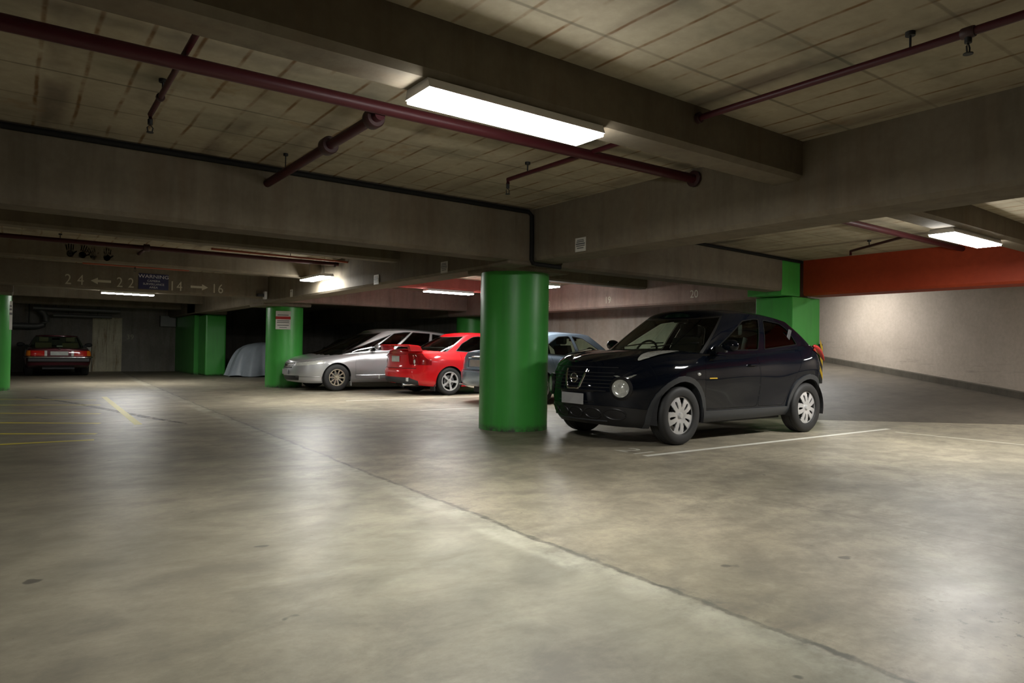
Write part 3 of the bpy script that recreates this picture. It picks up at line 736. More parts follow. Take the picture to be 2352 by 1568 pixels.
# ---- black crossover
def hero():
    ax = (.85, 3.38)
    def bulge(v, x):
        b = math.exp(-((x-.80)/.42)**2)*.030*math.exp(-((v-.72)/.28)**2)+math.exp(-((x-3.42)/.45)**2)*.045*math.exp(-((v-.74)/.26)**2)
        return b-.022*math.exp(-((x-2.1)/.75)**2)*math.exp(-((v-.38)/.22)**2)
    def top(x, q):   # bonnet: raised wings outside, domed middle
        if x > 1.3: return 0
        f = max(0, min(1, (1.3-x)/.4))*max(0, min(1, x/.25)); return f*(.020*math.exp(-((abs(q)-.80)/.13)**2)-.016*math.exp(-((abs(q)-.58)/.10)**2))
    rearc = lambda c_, n_: c_.x > 3.4
    frontc = lambda c_, n_: c_.x < .8 and n_.x < .1
    sidec = lambda c_, n_: abs(n_.y) > .35 and abs(c_.y) > .5
    door1 = pround([(1.29, .385), (2.30, .385), (2.34, .60), (2.30, 1.045), (1.32, 1.005), (1.25, .8)], .05)
    door2 = pround([(2.315, .385), (2.86, .385), (3.03, .66), (3.20, .95), (3.23, 1.105), (2.315, 1.05), (2.355, .60)], .05)
    sp = dict(L=4.13, paint='p_black', axles=ax, r=.332, arch=.385, flare=.060, tw=.215, track=.765, rim=.218, wheel='cap', rimmat='alloy', X1=.78, X2=3.50, pf=2.15, pr=2.3,
        zb=[(0, .235), (.35, .205), (1.2, .235), (2.5, .25), (3.2, .27), (4.13, .34)],
        zt=[(0, .865), (.25, .925), (.6, .985), (1.0, 1.025), (1.6, 1.045), (2.4, 1.07), (3.0, 1.115), (3.5, 1.165), (3.9, 1.15), (4.13, 1.06)],
        zc=[(0, .875), (.1, .93), (.4, 1.015), (1.0, 1.075), (1.6, 1.09), (3.4, 1.17), (3.8, 1.18), (4.0, 1.17), (4.13, 1.08)],
        hw=[(0, .86), (.8, .868), (2.1, .868), (3.4, .872), (4.13, .82)],
        prof=[(0, .90), (.08, .955), (.2, .975), (.45, 1.0), (.65, 1.005), (.8, .985), (.9, .955), (.96, .93), (1, .885)],
        front=[(.2, .17), (.26, .10), (.34, .05), (.45, .015), (.6, .0), (.72, .02), (.82, .06), (.88, .10)],
        rear=[(.3, 4.02), (.42, 4.10), (.55, 4.13), (.75, 4.10), (.9, 4.06), (1.06, 3.99)], bulge=bulge, top=top,
        cab=dict(xb0=.98, xb1=4.03, X1b=1.42, X2b=3.45, xt0=1.78, xt1=3.58, X1t=1.98, X2t=3.22, wb=[(.9, .785), (2.4, .80), (3.4, .785), (4.1, .74)], wt=[(1.7, .60), (2.4, .625), (3.6, .55)],
            roof=[(1.7, 1.55), (1.95, 1.60), (2.3, 1.615), (2.8, 1.60), (3.3, 1.55), (3.65, 1.49)], sink=.035, cowl=.05, edge=.07, bulge=.022, fw=.86, rw=.80),
        windows=[dict(poly=[(-.02, .10), (.02, .16), (.24, .83), (.41, .90), (.50, .90), (.465, .095)], mat='glass', r=.03, trimmat='seal'), dict(poly=[(.53, .095), (.565, .90), (.86, .86), (.93, .70), (.93, .12)], mat='glassdark', r=.04, trimmat='seal')],
        regions=[('bumper_cladding', [(-.1, .1), (.60, .1), (.60, .33), (.45, .40), (.2, .43), (-.1, .44)], 'y', None, 'plasticlo', 0, dict(sides=False, out=.006)),
            ('rear_bumper_cladding', [(3.72, .1), (4.4, .1), (4.4, .50), (3.80, .50)], 'y', None, 'plasticlo', 0, dict(sides=False, out=.006)),
            ('sill_trim', [(1.22, .1), (3.02, .1), (3.0, .365), (1.24, .365)], 'y', sidec, 'plastic', 0, dict(out=.016, thick=.02)),
            ('front_door', door1, 'y', sidec, 'p_black', .0035), ('rear_door', door2, 'y', sidec, 'p_black', .0035)],
        ws='glass', rg='glassdark', dash=1.06, seatx=1.75, seatz=.55, rearseat=2.75, wheelz=1.015, mirror=(1.58, 1.13), mirrory=.87, mirmat='p_black')
    for s_ in (-1, 1):
        pl = [(.34, s_*.655), (.48, s_*.60), (.66, s_*.60), (1.02, s_*.70), (.80, s_*.735), (.50, s_*.725)]
        sp['regions'].insert(0, ('running_light', pround(pl, .05), 'z', lambda c_, n_: c_.z > .8 and n_.z > -.2, 'lens', .002, dict(out=.016)))
        sp['regions'].append(('tail_light', pround([(3.52, 1.02 if 0 else 1.10), (4.2, .86), (4.2, 1.03), (3.75, 1.16)], .03), 'y', lambda c_, n_, s=s_: c_.y*s > .45 and c_.x > 3.5, 'redlens', .002, dict(out=.010, sides=False)))
    R = make_car(sp, 'black crossover car parked with its nose towards the big green column', (5.25, 6.01, 0), 0)
    g = R['root']; fr = R['front']; sd = R['side']
    # bonnet edge seam and grille
    def onf(y, z, o=.004): return (fr(y, z)-o, y, z)
    bm = bmesh.new()
    for i, z in enumerate([.60, .64, .68, .72, .76, .80]):
        wd_ = .50 if z > .63 else .44; pts = [onf(-wd_+2*wd_*j/16, z) for j in range(17)]; tube(bm, pts, .005, 6)
    link('grille', bm, M['black'], g, smooth=True)
    bm = bmesh.new(); pts = [(-.165, .835), (-.15, .76), (-.105, .635), (-.09, .617), (.09, .617), (.105, .635), (.15, .76), (.165, .835)]; dn = []
    for a, b in zip(pts, pts[1:]):
        for j in range(5): dn.append((a[0]+(b[0]-a[0])*j/5, a[1]+(b[1]-a[1])*j/5))
    dn.append(pts[-1]); tube(bm, [onf(y, z, .010) for y, z in dn], .013, 8); link('grille_surround', bm, M['chrome'], g, smooth=True)
    bd = empty('badge', None, None); bd.parent = g; bd.location = (fr(0, .735)-.014, 0, .735)
    bm = bmesh.new(); tube(bm, [(0, math.cos(a)*.055, math.sin(a)*.052) for a in [2*PI*i/28 for i in range(29)]], .007, 8, cap=False); box(bm, -.008, .004, -.068, .068, -.013, .013, bev=.003)
    link('badge_ring', bm, M['chrome'], bd, smooth=True)
    link('badge_back', lathe(bmesh.new(), [(.001, .004), (.05, .006)], 24, 'x'), M['plasticlo'], bd)
    for s_ in (-1, 1):
        yy = s_*.585; zz = .635; xx = fr(yy, zz); lamp_ = empty('headlight', None, None); lamp_.parent = g; lamp_.location = (xx+.004, yy, zz); lamp_.rotation_euler = (0, 0, -s_*.50)
        link('lamp_surround', lathe(bmesh.new(), [(.125, .03), (.13, -.015), (.108, -.035), (.100, -.028), (.098, .0)], 40, 'x'), M['plasticlo'], lamp_, smooth=True)
        link('reflector', lathe(bmesh.new(), [(.001, -.022), (.03, -.016), (.05, -.010), (.075, -.014), (.098, -.03)], 40, 'x'), M['lens'], lamp_, smooth=True)
        bm = bmesh.new(); bmesh.ops.create_uvsphere(bm, u_segments=32, v_segments=16, radius=1)
        for v in bm.verts: v.co = Vector((-.028+v.co.x*.035, v.co.y*.100, v.co.z*.100))
        link('lamp_lens', bm, M['clear'], lamp_, smooth=True)
        # small indicator above
        pl = [(s_*.50, .772), (s_*.70, .790), (s_*.66, .755), (s_*.56, .748)]; bm = bmesh.new(); vs_ = [bm.verts.new(onf(y, z, .007)) for y, z in pl]; bm.faces.new(vs_); bmesh.ops.solidify(bm, geom=bm.faces[:], thickness=.008)
        link('indicator_light', bm, M['lens'], g)
    # bumper intake scallops and lower lip
    for i in range(5):
        yy = -.50+i*.25; bm = bmesh.new(); n_ = 18
        ring = [(fr(yy+math.cos(2*PI*j/n_)*.108, .345+math.sin(2*PI*j/n_)*.060)-.006, yy+math.cos(2*PI*j/n_)*.108, .345+math.sin(2*PI*j/n_)*.060) for j in range(n_)]
        tube(bm, ring+ring[:1], .011, 8, cap=False); link('intake_surround', bm, M['plasticlo'], g, smooth=True)
        bm = bmesh.new(); bm.faces.new([bm.verts.new(Vector(p_)+Vector((.004, 0, 0))) for p_ in ring]); bmesh.ops.solidify(bm, geom=bm.faces[:], thickness=.003); link('air_intake', bm, M['black'], g)
    bm = bmesh.new(); tube(bm, [onf(-.40+.05*j, .262, .002) for j in range(17)], .012, 8); link('bumper_lip', bm, M['plastic'], g, smooth=True)
    for z in (.585, .475):
        bm = bmesh.new(); tube(bm, [onf(-.30+.030*j, z, .003) for j in range(21)], .005, 6); link('intake_slat', bm, M['plasticlo'], g, smooth=True)
    plate_on(R, fr(0, .50)-.022, .0, .50, .37, .125, 'plate', .0)
    # bonnet shut line
    bm = bmesh.new(); bv = R['bvh']; pts = []
    for j in range(41):
        y = -.52+1.04*j/40; h = bv.ray_cast(Vector((-1, y, .862)), Vector((1, 0, 0)));
        if h[0]: pts.append(h[0]-Vector((.001, 0, 0)))
    tube(bm, pts, .0035, 6); link('bonnet_seam', bm, M['interior'], g)
    # door furniture
    for s_ in (-1, 1):
        h_ = handle(R, 2.17, .895, s_, 'p_black'); ps = [o for o in R['front_door'] if (o.data.vertices[0].co.y > 0) == (s_ > 0)]
        link('door_handle', h_, M['p_black'], ps[0] if ps else g, smooth=True)
        ps = [o for o in R['rear_door'] if (o.data.vertices[0].co.y > 0) == (s_ > 0)]
        y = cabp = R['cab'].side(.885, .45); bm = B(-.09, .09, -.008, .012, -.03, .03, bev=.01)
        o = link('door_handle', bm, M['plasticlo'], ps[0] if ps else g, loc=(y[0], s_*(y[1]+.004), y[2])); o.rotation_euler = (s_*.35, -1.2, 0)
        yy = sd(1.14, .80, s_); bm = bmesh.new(); bmesh.ops.create_icosphere(bm, subdivisions=2, radius=1)
        for v in bm.verts: v.co = Vector((1.13+v.co.x*.034, yy+v.co.y*.012, .795+v.co.z*.020))
        link('side_indicator', bm, M['whitelens'], g, smooth=True)
        bm = bmesh.new(); tube(bm, [(3.63, sd(3.63, .90, s_), .90), (3.64, sd(3.64, .83, s_)+s_*.002, .83)], .003, 6); tube(bm, [(3.63+math.cos(a)*.085, sd(3.63+math.cos(a)*.085, .90+math.sin(a)*.075, s_)+s_*.001, .90+math.sin(a)*.075) for a in [2*PI*i/24 for i in range(25)]], .0025, 6, cap=False)
        if s_ < 0: link('fuel_flap_seam', bm, M['interior'], g)
        else: bm.free()
    for s_ in (-1, 1):   # boomerang lamps riding on the rear wings
        bm = bmesh.new(); bmesh.ops.create_icosphere(bm, subdivisions=3, radius=1)
        for v in bm.verts:
            u_ = v.co.x; v.co = Vector((3.90+u_*.19, s_*(.72-.03*u_)+v.co.y*.040, 1.105-.105*u_-.05*u_*u_+v.co.z*.030*(1-.3*u_)))
        link('tail_light', bm, M['redlens'], g, smooth=True)
    yy = sd(1.42, .745, -1); bm = B(1.33, 1.47, yy-.004, yy+.002, .738, .752, bev=.001); link('yellow_sticker', bm, M['yel'], g)
    ca = R['cab']
    bm = bmesh.new(); tube(bm, [(3.30, .0, 1.475), (3.42, .0, 1.60)], [.006, .003], 8); box(bm, 3.25, 3.34, -.03, .03, 1.465, 1.49, bev=.01); link('roof_aerial', bm, M['black'], g, smooth=True)
    for s_ in (-1,):
        bm = bmesh.new()
        for yo, x0_ in ((.45, 1.2), (-.15, 1.14)):
            pts = [ca.pt(i_, .04) for i_ in (0,)]; tube(bm, [(x0_-.02, yo, 1.10), (x0_+.12, yo-.28, 1.145), (x0_+.2, yo-.55, 1.16)], .008, 6)
        link('windscreen_wiper', bm, M['black'], g)
    bm = bmesh.new(); tube(bm, [(3.85, -.25, .27), (4.08, -.25, .27)], .03, 12); link('exhaust_pipe', bm, M['steel'], g)
    return R
hero()

# ---- silver people carrier (front to the left)
def silver():
    sidec = lambda c_, n_: abs(n_.y) > .35 and abs(c_.y) > .5
    frc = lambda c_, n_: c_.x < .9 and n_.x < .25
    def bulge(v, x): return (math.exp(-((x-.95)/.42)**2)+math.exp(-((x-3.78)/.42)**2))*.02*math.exp(-((v-.62)/.28)**2)
    door1 = pround([(1.42, .30), (2.42, .30), (2.44, .98), (1.50, .90), (1.40, .7)], .05); door2 = pround([(2.43, .30), (3.20, .30), (3.38, .62), (3.50, 1.0), (2.455, .98)], .05)
    sp = dict(L=4.78, paint='p_silver', axles=(.95, 3.78), r=.322, arch=.355, tw=.20, track=.755, rim=.200, wheel='multi', rimmat='alloygold', X1=.80, X2=4.2,
        zb=[(0, .22), (.4, .19), (1.4, .20), (3.4, .20), (4.78, .30)], zt=[(0, .66), (.2, .715), (.55, .785), (1.0, .85), (1.6, .93), (2.4, .985), (3.6, 1.01), (4.78, .98)],
        zc=[(0, .67), (.15, .76), (.5, .86), (1.0, .94), (1.4, 1.0), (4.78, 1.0)], hw=[(0, .84), (.9, .862), (2.4, .868), (4.0, .862), (4.78, .80)],
        prof=[(0, .92), (.08, .965), (.25, .975), (.3, .985), (.5, 1.0), (.75, 1.0), (.9, .965), (1, .90)],
        front=[(.2, .10), (.28, .03), (.4, .0), (.55, .02), (.66, .07), (.72, .12)], rear=[(.25, 4.7), (.5, 4.78), (.8, 4.72), (1.0, 4.66)], bulge=bulge, pf=2.2,
        cab=dict(xb0=.58, xb1=4.68, X1b=1.18, X2b=4.25, xt0=2.05, xt1=4.50, X1t=2.32, X2t=4.1, wb=[(1, .79), (2.4, .80), (4.6, .75)], wt=[(2, .60), (3, .64), (4.5, .58)],
            roof=[(2.0, 1.47), (2.4, 1.535), (2.9, 1.55), (3.6, 1.525), (4.5, 1.44)], sink=.04, cowl=.06, edge=.06, bulge=.025, fw=.88, rw=.7),
        windows=[dict(poly=[(-.12, .08), (.10, .70), (.155, .84), (.155, .10)], mat='glassmid', r=.02), dict(poly=[(.17, .10), (.17, .87), (.30, .93), (.40, .94), (.37, .10)], mat='glassmid', r=.02), dict(poly=[(.40, .10), (.425, .94), (.70, .93), (.72, .10)], mat='glassdark', r=.02), dict(poly=[(.75, .12), (.735, .92), (.9, .88), (1.0, .3), (.98, .14)], mat='glassdark', r=.03)],
        regions=[('headlight', pround([(.04, .585), (.06, .66), (.58, .735), (.66, .71), (.60, .64), (.2, .60)], .02), 'y', lambda c_, n_: abs(c_.y) > .38 and c_.x < .75, 'lens', .002, dict(out=-.002, sides=True)),
            ('grille', pround([(-.36, .67), (.36, .67), (.30, .53), (-.30, .53)], .02), 'x', frc, 'plasticlo', 0, dict(out=.004)),
            ('lower_grille', pround([(-.52, .36), (.52, .36), (.48, .25), (-.48, .25)], .02), 'x', frc, 'plasticlo', 0),
            ('front_door', door1, 'y', sidec, 'p_silver', .004), ('rear_door', door2, 'y', sidec, 'p_silver', .004)],
        ws='glassmid', rg='glassdark', dashoff=.62, dash=.98, seatx=2.15, rearseat=3.1, wheelz=1.05, mirror=(1.93, 1.06), mirrory=.84, mirmat='p_silver')
    R = make_car(sp, 'silver people carrier with its bonnet beside the green notice column', (5.33, 16.53, 0), 0); g = R['root']; fr = R['front']; sd = R['side']
    bm = bmesh.new()
    for z in (.64, .605, .57): tube(bm, [(fr(-.33+.044*j, z)-.010, -.33+.044*j, z) for j in range(16)], .009, 6)
    link('grille_bar', bm, M['chrome'], g, smooth=True)
    bm = bmesh.new(); box(bm, fr(0, .60)-.03, fr(0, .6)-.012, -.045, .045, .565, .64, bev=.01); link('badge', bm, M['chrome'], g)
    plate_on(R, fr(0, .43)-.012, 0, .44, .37, .12, 'plate')
    for s_ in (-1, 1):
        for nm, xx, zz in (('front_door', 2.30, .86), ('rear_door', 3.25, .89)):
            ps = [o for o in R[nm] if (o.data.vertices[0].co.y > 0) == (s_ > 0)]; link('door_handle', handle(R, xx, zz, s_, ''), M['p_silver'], ps[0], smooth=True)
        bm = bmesh.new(); tube(bm, [(x, sd(x, .375, s_)+s_*.006, .375) for x in [1.42+.1*j for j in range(20)]], .010, 8); link('side_moulding', bm, M['p_silver'], g, smooth=True)
        bm = bmesh.new(); tube(bm, [(x, sd(x, .335, s_)+s_*.003, .335) for x in [.10+.04*j for j in range(12)]], .006, 8); link('bumper_crease', bm, M['steel'], g, smooth=True)
        y0 = sd(1.32, .3, s_); link('mud_flap', B(1.31, 1.335, min(y0-s_*.02, y0-s_*.2), max(y0-s_*.02, y0-s_*.2), .12, .34, bev=.004), M['p_silver'], g)
silver()

# ---- red saloon, tail towards us
def red():
    L = 4.47; sidec = lambda c_, n_: abs(n_.y) > .35 and abs(c_.y) > .5
    rc = lambda c_, n_: c_.x > L-.55
    def bulge(v, x): return (math.exp(-((x-.9)/.42)**2)+math.exp(-((x-3.47)/.42)**2))*.02*math.exp(-((v-.62)/.28)**2)
    door1 = pround([(1.38, .30), (2.38, .30), (2.40, .93), (1.5, .88)], .05); door2 = pround([(2.39, .30), (2.95, .30), (3.12, .6), (3.2, .94), (2.41, .93)], .05)
    sp = dict(L=L, paint='p_red', axles=(.9, 3.47), r=.315, arch=.345, tw=.205, track=.755, rim=.215, wheel='five', rimmat='alloy', X1=.8, X2=3.75,
        zb=[(0, .2), (.4, .17), (1.4, .18), (3.1, .19), (3.7, .20), (4.47, .27)], zt=[(0, .66), (.5, .78), (1.2, .88), (2.4, .93), (3.3, .965), (3.9, .985), (4.47, .965)],
        zc=[(0, .67), (.5, .82), (1.2, .93), (3.7, 1.0), (4.2, 1.03), (4.47, 1.0)], hw=[(0, .83), (.9, .852), (3.5, .862), (4.47, .82)],
        prof=[(0, .93), (.08, .97), (.25, .985), (.5, 1.), (.75, .995), (.9, .96), (1, .90)],
        front=[(.2, .1), (.4, .0), (.66, .08)], rear=[(.27, 4.40), (.34, 4.46), (.55, 4.47), (.60, 4.43), (.8, 4.40), (.97, 4.38)], bulge=bulge, pr=3.0,
        cab=dict(xb0=1.12, xb1=3.92, X1b=1.5, X2b=3.35, xt0=1.9, xt1=3.0, X1t=2.1, X2t=2.85, wb=[(1, .77), (2.4, .785), (3.9, .70)], wt=[(1.9, .56), (2.4, .59), (3, .55)],
            roof=[(1.8, 1.40), (2.1, 1.435), (2.5, 1.44), (2.8, 1.425), (3.1, 1.38)], sink=.03, edge=.05, bulge=.03, fw=.85, rw=.85, rb=1.0),
        windows=[dict(poly=[(.02, .08), (.25, .86), (.50, .92), (.49, .08)], mat='glassdark', r=.03), dict(poly=[(.53, .08), (.55, .92), (.80, .90), (.99, .55), (.99, .12)], mat='glassdark', r=.05)],
        regions=[('rear_door', door2, 'y', sidec, 'p_red', .004), ('front_door', door1, 'y', sidec, 'p_red', .004),
            ('bumper_cladding', pround([(-.9, .24), (.9, .24), (.62, .385), (.60, .40), (-.60, .40), (-.62, .385)], .01), 'x', lambda c_, n_: c_.x > 4.2, 'plastic', 0, dict(out=.004)),
            ('rear_bumper', [(3.83, .1), (4.7, .1), (4.7, .585), (3.83, .585)], 'y', lambda c_, n_: c_.x > 3.8, 'p_red', 0, dict(out=.010, sides=False))],
        ws='glassdark', rg='glassmid', dash=.95, seatx=1.9, rearseat=2.85, mirror=(1.62, 1.0), mirrory=.83)
    for s_ in (-1, 1): sp['regions'].insert(0, ('tail_light', pround([(s_*.48, .93), (s_*.74, .93), (s_*.86, .74), (s_*.86, .68), (s_*.56, .68)], .02), 'x', rc, 'darkred', .003, dict(out=.008)))
    for s_ in (-1, 1): sp['regions'].insert(0, ('tail_light', pround([(4.22, .82), (4.27, .93), (4.50, .93), (4.5, .68), (4.20, .69)], .01), 'y', lambda c_, n_, s=s_: c_.y*s > .6 and abs(n_.y) > .5, 'darkred', .003, dict(out=.008, sides=False)))
    R = make_car(sp, 'bright red saloon car with a boot spoiler, tail towards us', (7.0+L, 14.21, 0), PI); g = R['root']; rr = R['rear']; sd = R['side']
    # spoiler: wing on two risers
    sl = link('boot_spoiler', prism(bmesh.new(), [(4.12, 1.075), (4.20, 1.105), (4.42, 1.125), (4.45, 1.105), (4.25, 1.075)], 'y', -.70, .70), M['p_red'], g)
    for s_ in (-1, 1): link('spoiler_post', prism(bmesh.new(), [(4.10, .98), (4.40, .98), (4.44, 1.10), (4.18, 1.085)], 'y', *sorted((s_*.62, s_*.74))), M['p_red'], sl)
    link('brake_light', B(4.43, 4.452, -.16, .16, 1.085, 1.105), M['redlens'], sl)
    plate_on(R, rr(0, .80)+.012, .02, .80, .37, .13, 'platelight')
    bm = bmesh.new()
    for z in (.90,): tube(bm, [(rr(-.42+.056*j, z)+.006, -.42+.056*j, z) for j in range(16)], .010, 6)
    link('boot_trim', bm, M['p_red'], g, smooth=True)
    for s_ in (-1, 1):
        for yy, zz, nm, mt in ((.63, .86, 'lamp_ring', 'redlens'), (.66, .75, 'reversing_lamp', 'whitelens')):
            o = link(nm, lathe(bmesh.new(), [(.001, .012), (.035, .010), (.052, .0)], 24, 'x'), M[mt], g, smooth=True, loc=(rr(s_*yy, zz)+.008, s_*yy, zz))
        for nm, xx, zz in (('front_door', 2.26, .82), ('rear_door', 3.02, .84)):
            ps = [o for o in R[nm] if (o.data.vertices[0].co.y > 0) == (s_ > 0)]; link('door_handle', handle(R, xx, zz, s_, ''), M['p_red'], ps[0], smooth=True)
        y0 = sd(3.86, .3, s_); link('mud_flap', B(3.835, 3.85, min(y0-s_*.0, y0-s_*.2), max(y0-s_*.0, y0-s_*.2), .10, .32, bev=.004), M['plastic'], g)
        link('reflector', B(4.455, 4.475, min(s_*.66, s_*.74), max(s_*.66, s_*.74), .32, .40, bev=.004), M['whitelens'], g)
    bm = bmesh.new(); tube(bm, [(3.9, .45, .24), (4.44, .45, .24)], .035, 16); link('exhaust_pipe', bm, M['chrome'], g, smooth=True)
    bm = bmesh.new(); tube(bm, [(rr(-.70+.07*j, .600)+.003, -.70+.07*j, .600) for j in range(21)], .006, 6); link('bumper_seam', bm, M['interior'], g)
red()

# ---- silver blue saloon, mostly behind the big column
def saloon(sp0, paint_, label, loc, rz, plate, group=None, detail=True):
    L = 4.46; sidec = lambda c_, n_: abs(n_.y) > .35 and abs(c_.y) > .5; rc = lambda c_, n_: c_.x > L-.45
    def bulge(v, x): return (math.exp(-((x-.85)/.42)**2)+math.exp(-((x-3.43)/.42)**2))*.018*math.exp(-((v-.62)/.28)**2)
    door1 = pround([(1.30, .30), (2.28, .30), (2.30, .90), (1.4, .86)], .05); door2 = pround([(2.29, .30), (2.9, .30), (3.08, .6), (3.15, .93), (2.31, .90)], .05)
    sp = dict(L=L, paint=paint_, axles=(.85, 3.42), r=.31, arch=.34, tw=.195, track=.745, rim=.195, wheel='five', rimmat='alloy', X1=.8, X2=3.85,
        zb=[(0, .22), (.4, .18), (1.4, .19), (3.1, .2), (3.7, .22), (4.46, .36)], zt=[(0, .64), (.5, .76), (1.2, .87), (2.4, .91), (3.3, .95), (3.9, .99), (4.46, .97)],
        zc=[(0, .66), (.5, .80), (1.2, .92), (3.7, .99), (4.2, 1.03), (4.46, 1.0)], hw=[(0, .80), (.9, .84), (3.5, .84), (4.46, .79)],
        prof=[(0, .93), (.08, .97), (.25, .99), (.5, 1.), (.75, .985), (.9, .955), (1, .89)],
        front=[(.2, .1), (.4, .0), (.66, .08)], rear=[(.36, 4.38), (.42, 4.44), (.60, 4.46), (.645, 4.42), (.8, 4.40), (.97, 4.33)], bulge=bulge, pr=2.9,
        cab=dict(xb0=1.08, xb1=4.02, X1b=1.45, X2b=3.45, xt0=1.85, xt1=3.2, X1t=2.05, X2t=3.0, wb=[(1, .76), (2.4, .77), (3.9, .69)], wt=[(1.8, .56), (2.4, .58), (3.2, .54)],
            roof=[(1.8, 1.39), (2.1, 1.42), (2.6, 1.43), (3.0, 1.405), (3.3, 1.36)], sink=.03, edge=.05, bulge=.03, fw=.85, rw=.85),
        windows=[dict(poly=[(.02, .08), (.22, .85), (.46, .92), (.45, .08)], mat='glass', r=.03), dict(poly=[(.50, .08), (.52, .92), (.80, .90), (.97, .5), (.97, .12)], mat='glass', r=.05)],
        regions=[('rear_door', door2, 'y', sidec, paint_, .004), ('front_door', door1, 'y', sidec, paint_, .004),
            ('rear_bumper', [(3.80, .1), (4.7, .1), (4.7, .62), (3.80, .62)], 'y', lambda c_, n_: c_.x > 3.8, paint_, 0, dict(out=.014, sides=False))],
        ws='glass', rg='glassmid', dash=.93, seatx=1.85, rearseat=2.8, mirror=(1.55, .98), mirrory=.82)
    for s_ in (-1, 1): sp['regions'].insert(0, ('tail_light', pround([(s_*.60, .95), (s_*.9, .95), (s_*.9, .68), (s_*.66, .68)], .02), 'x', rc, 'redlens', .003, dict(out=.006)))
    R = make_car(sp, label, loc, rz, group); g = R['root']; rr = R['rear']
    if detail:
        bm = bmesh.new(); pts = [(-.29, .86), (-.25, .70), (-.22, .685), (.22, .685), (.25, .70), (.29, .86), (-.29, .865)]
        tube(bm, [(rr(y, z)+.004, y, z) for y, z in pts], .010, 8); link('plate_recess', bm, M[paint_], g, smooth=True)
        plate_on(R, rr(0, .77)+.012, 0, .77, .36, .13, plate)
        bm = bmesh.new(); tube(bm, [(rr(-.2+.04*j, .895)+.010, -.2+.04*j, .895) for j in range(11)], .012, 8); link('boot_handle', bm, M['chrome'], g, smooth=True)
        bm = bmesh.new(); tube(bm, [(rr(-.7+.07*j, .632)+.004, -.7+.07*j, .632) for j in range(21)], .007, 6); link('bumper_seam', bm, M['interior'], g)
        bm = bmesh.new(); tube(bm, [(4.36, -.65+.065*j, .335) for j in range(21)], .014, 8); link('bumper_underside', bm, M['steel'], g, smooth=True)
    return R
saloon(None, 'p_blue', 'silver blue saloon car half hidden behind the big central column', (7.27+4.46, 11.28, 0), PI, 'platebrown')
saloon(None, 'p_dark', 'very dark car barely visible in the gloom behind the silver car', (6.6, 20.5, 0), 0, 'plate', detail=False)

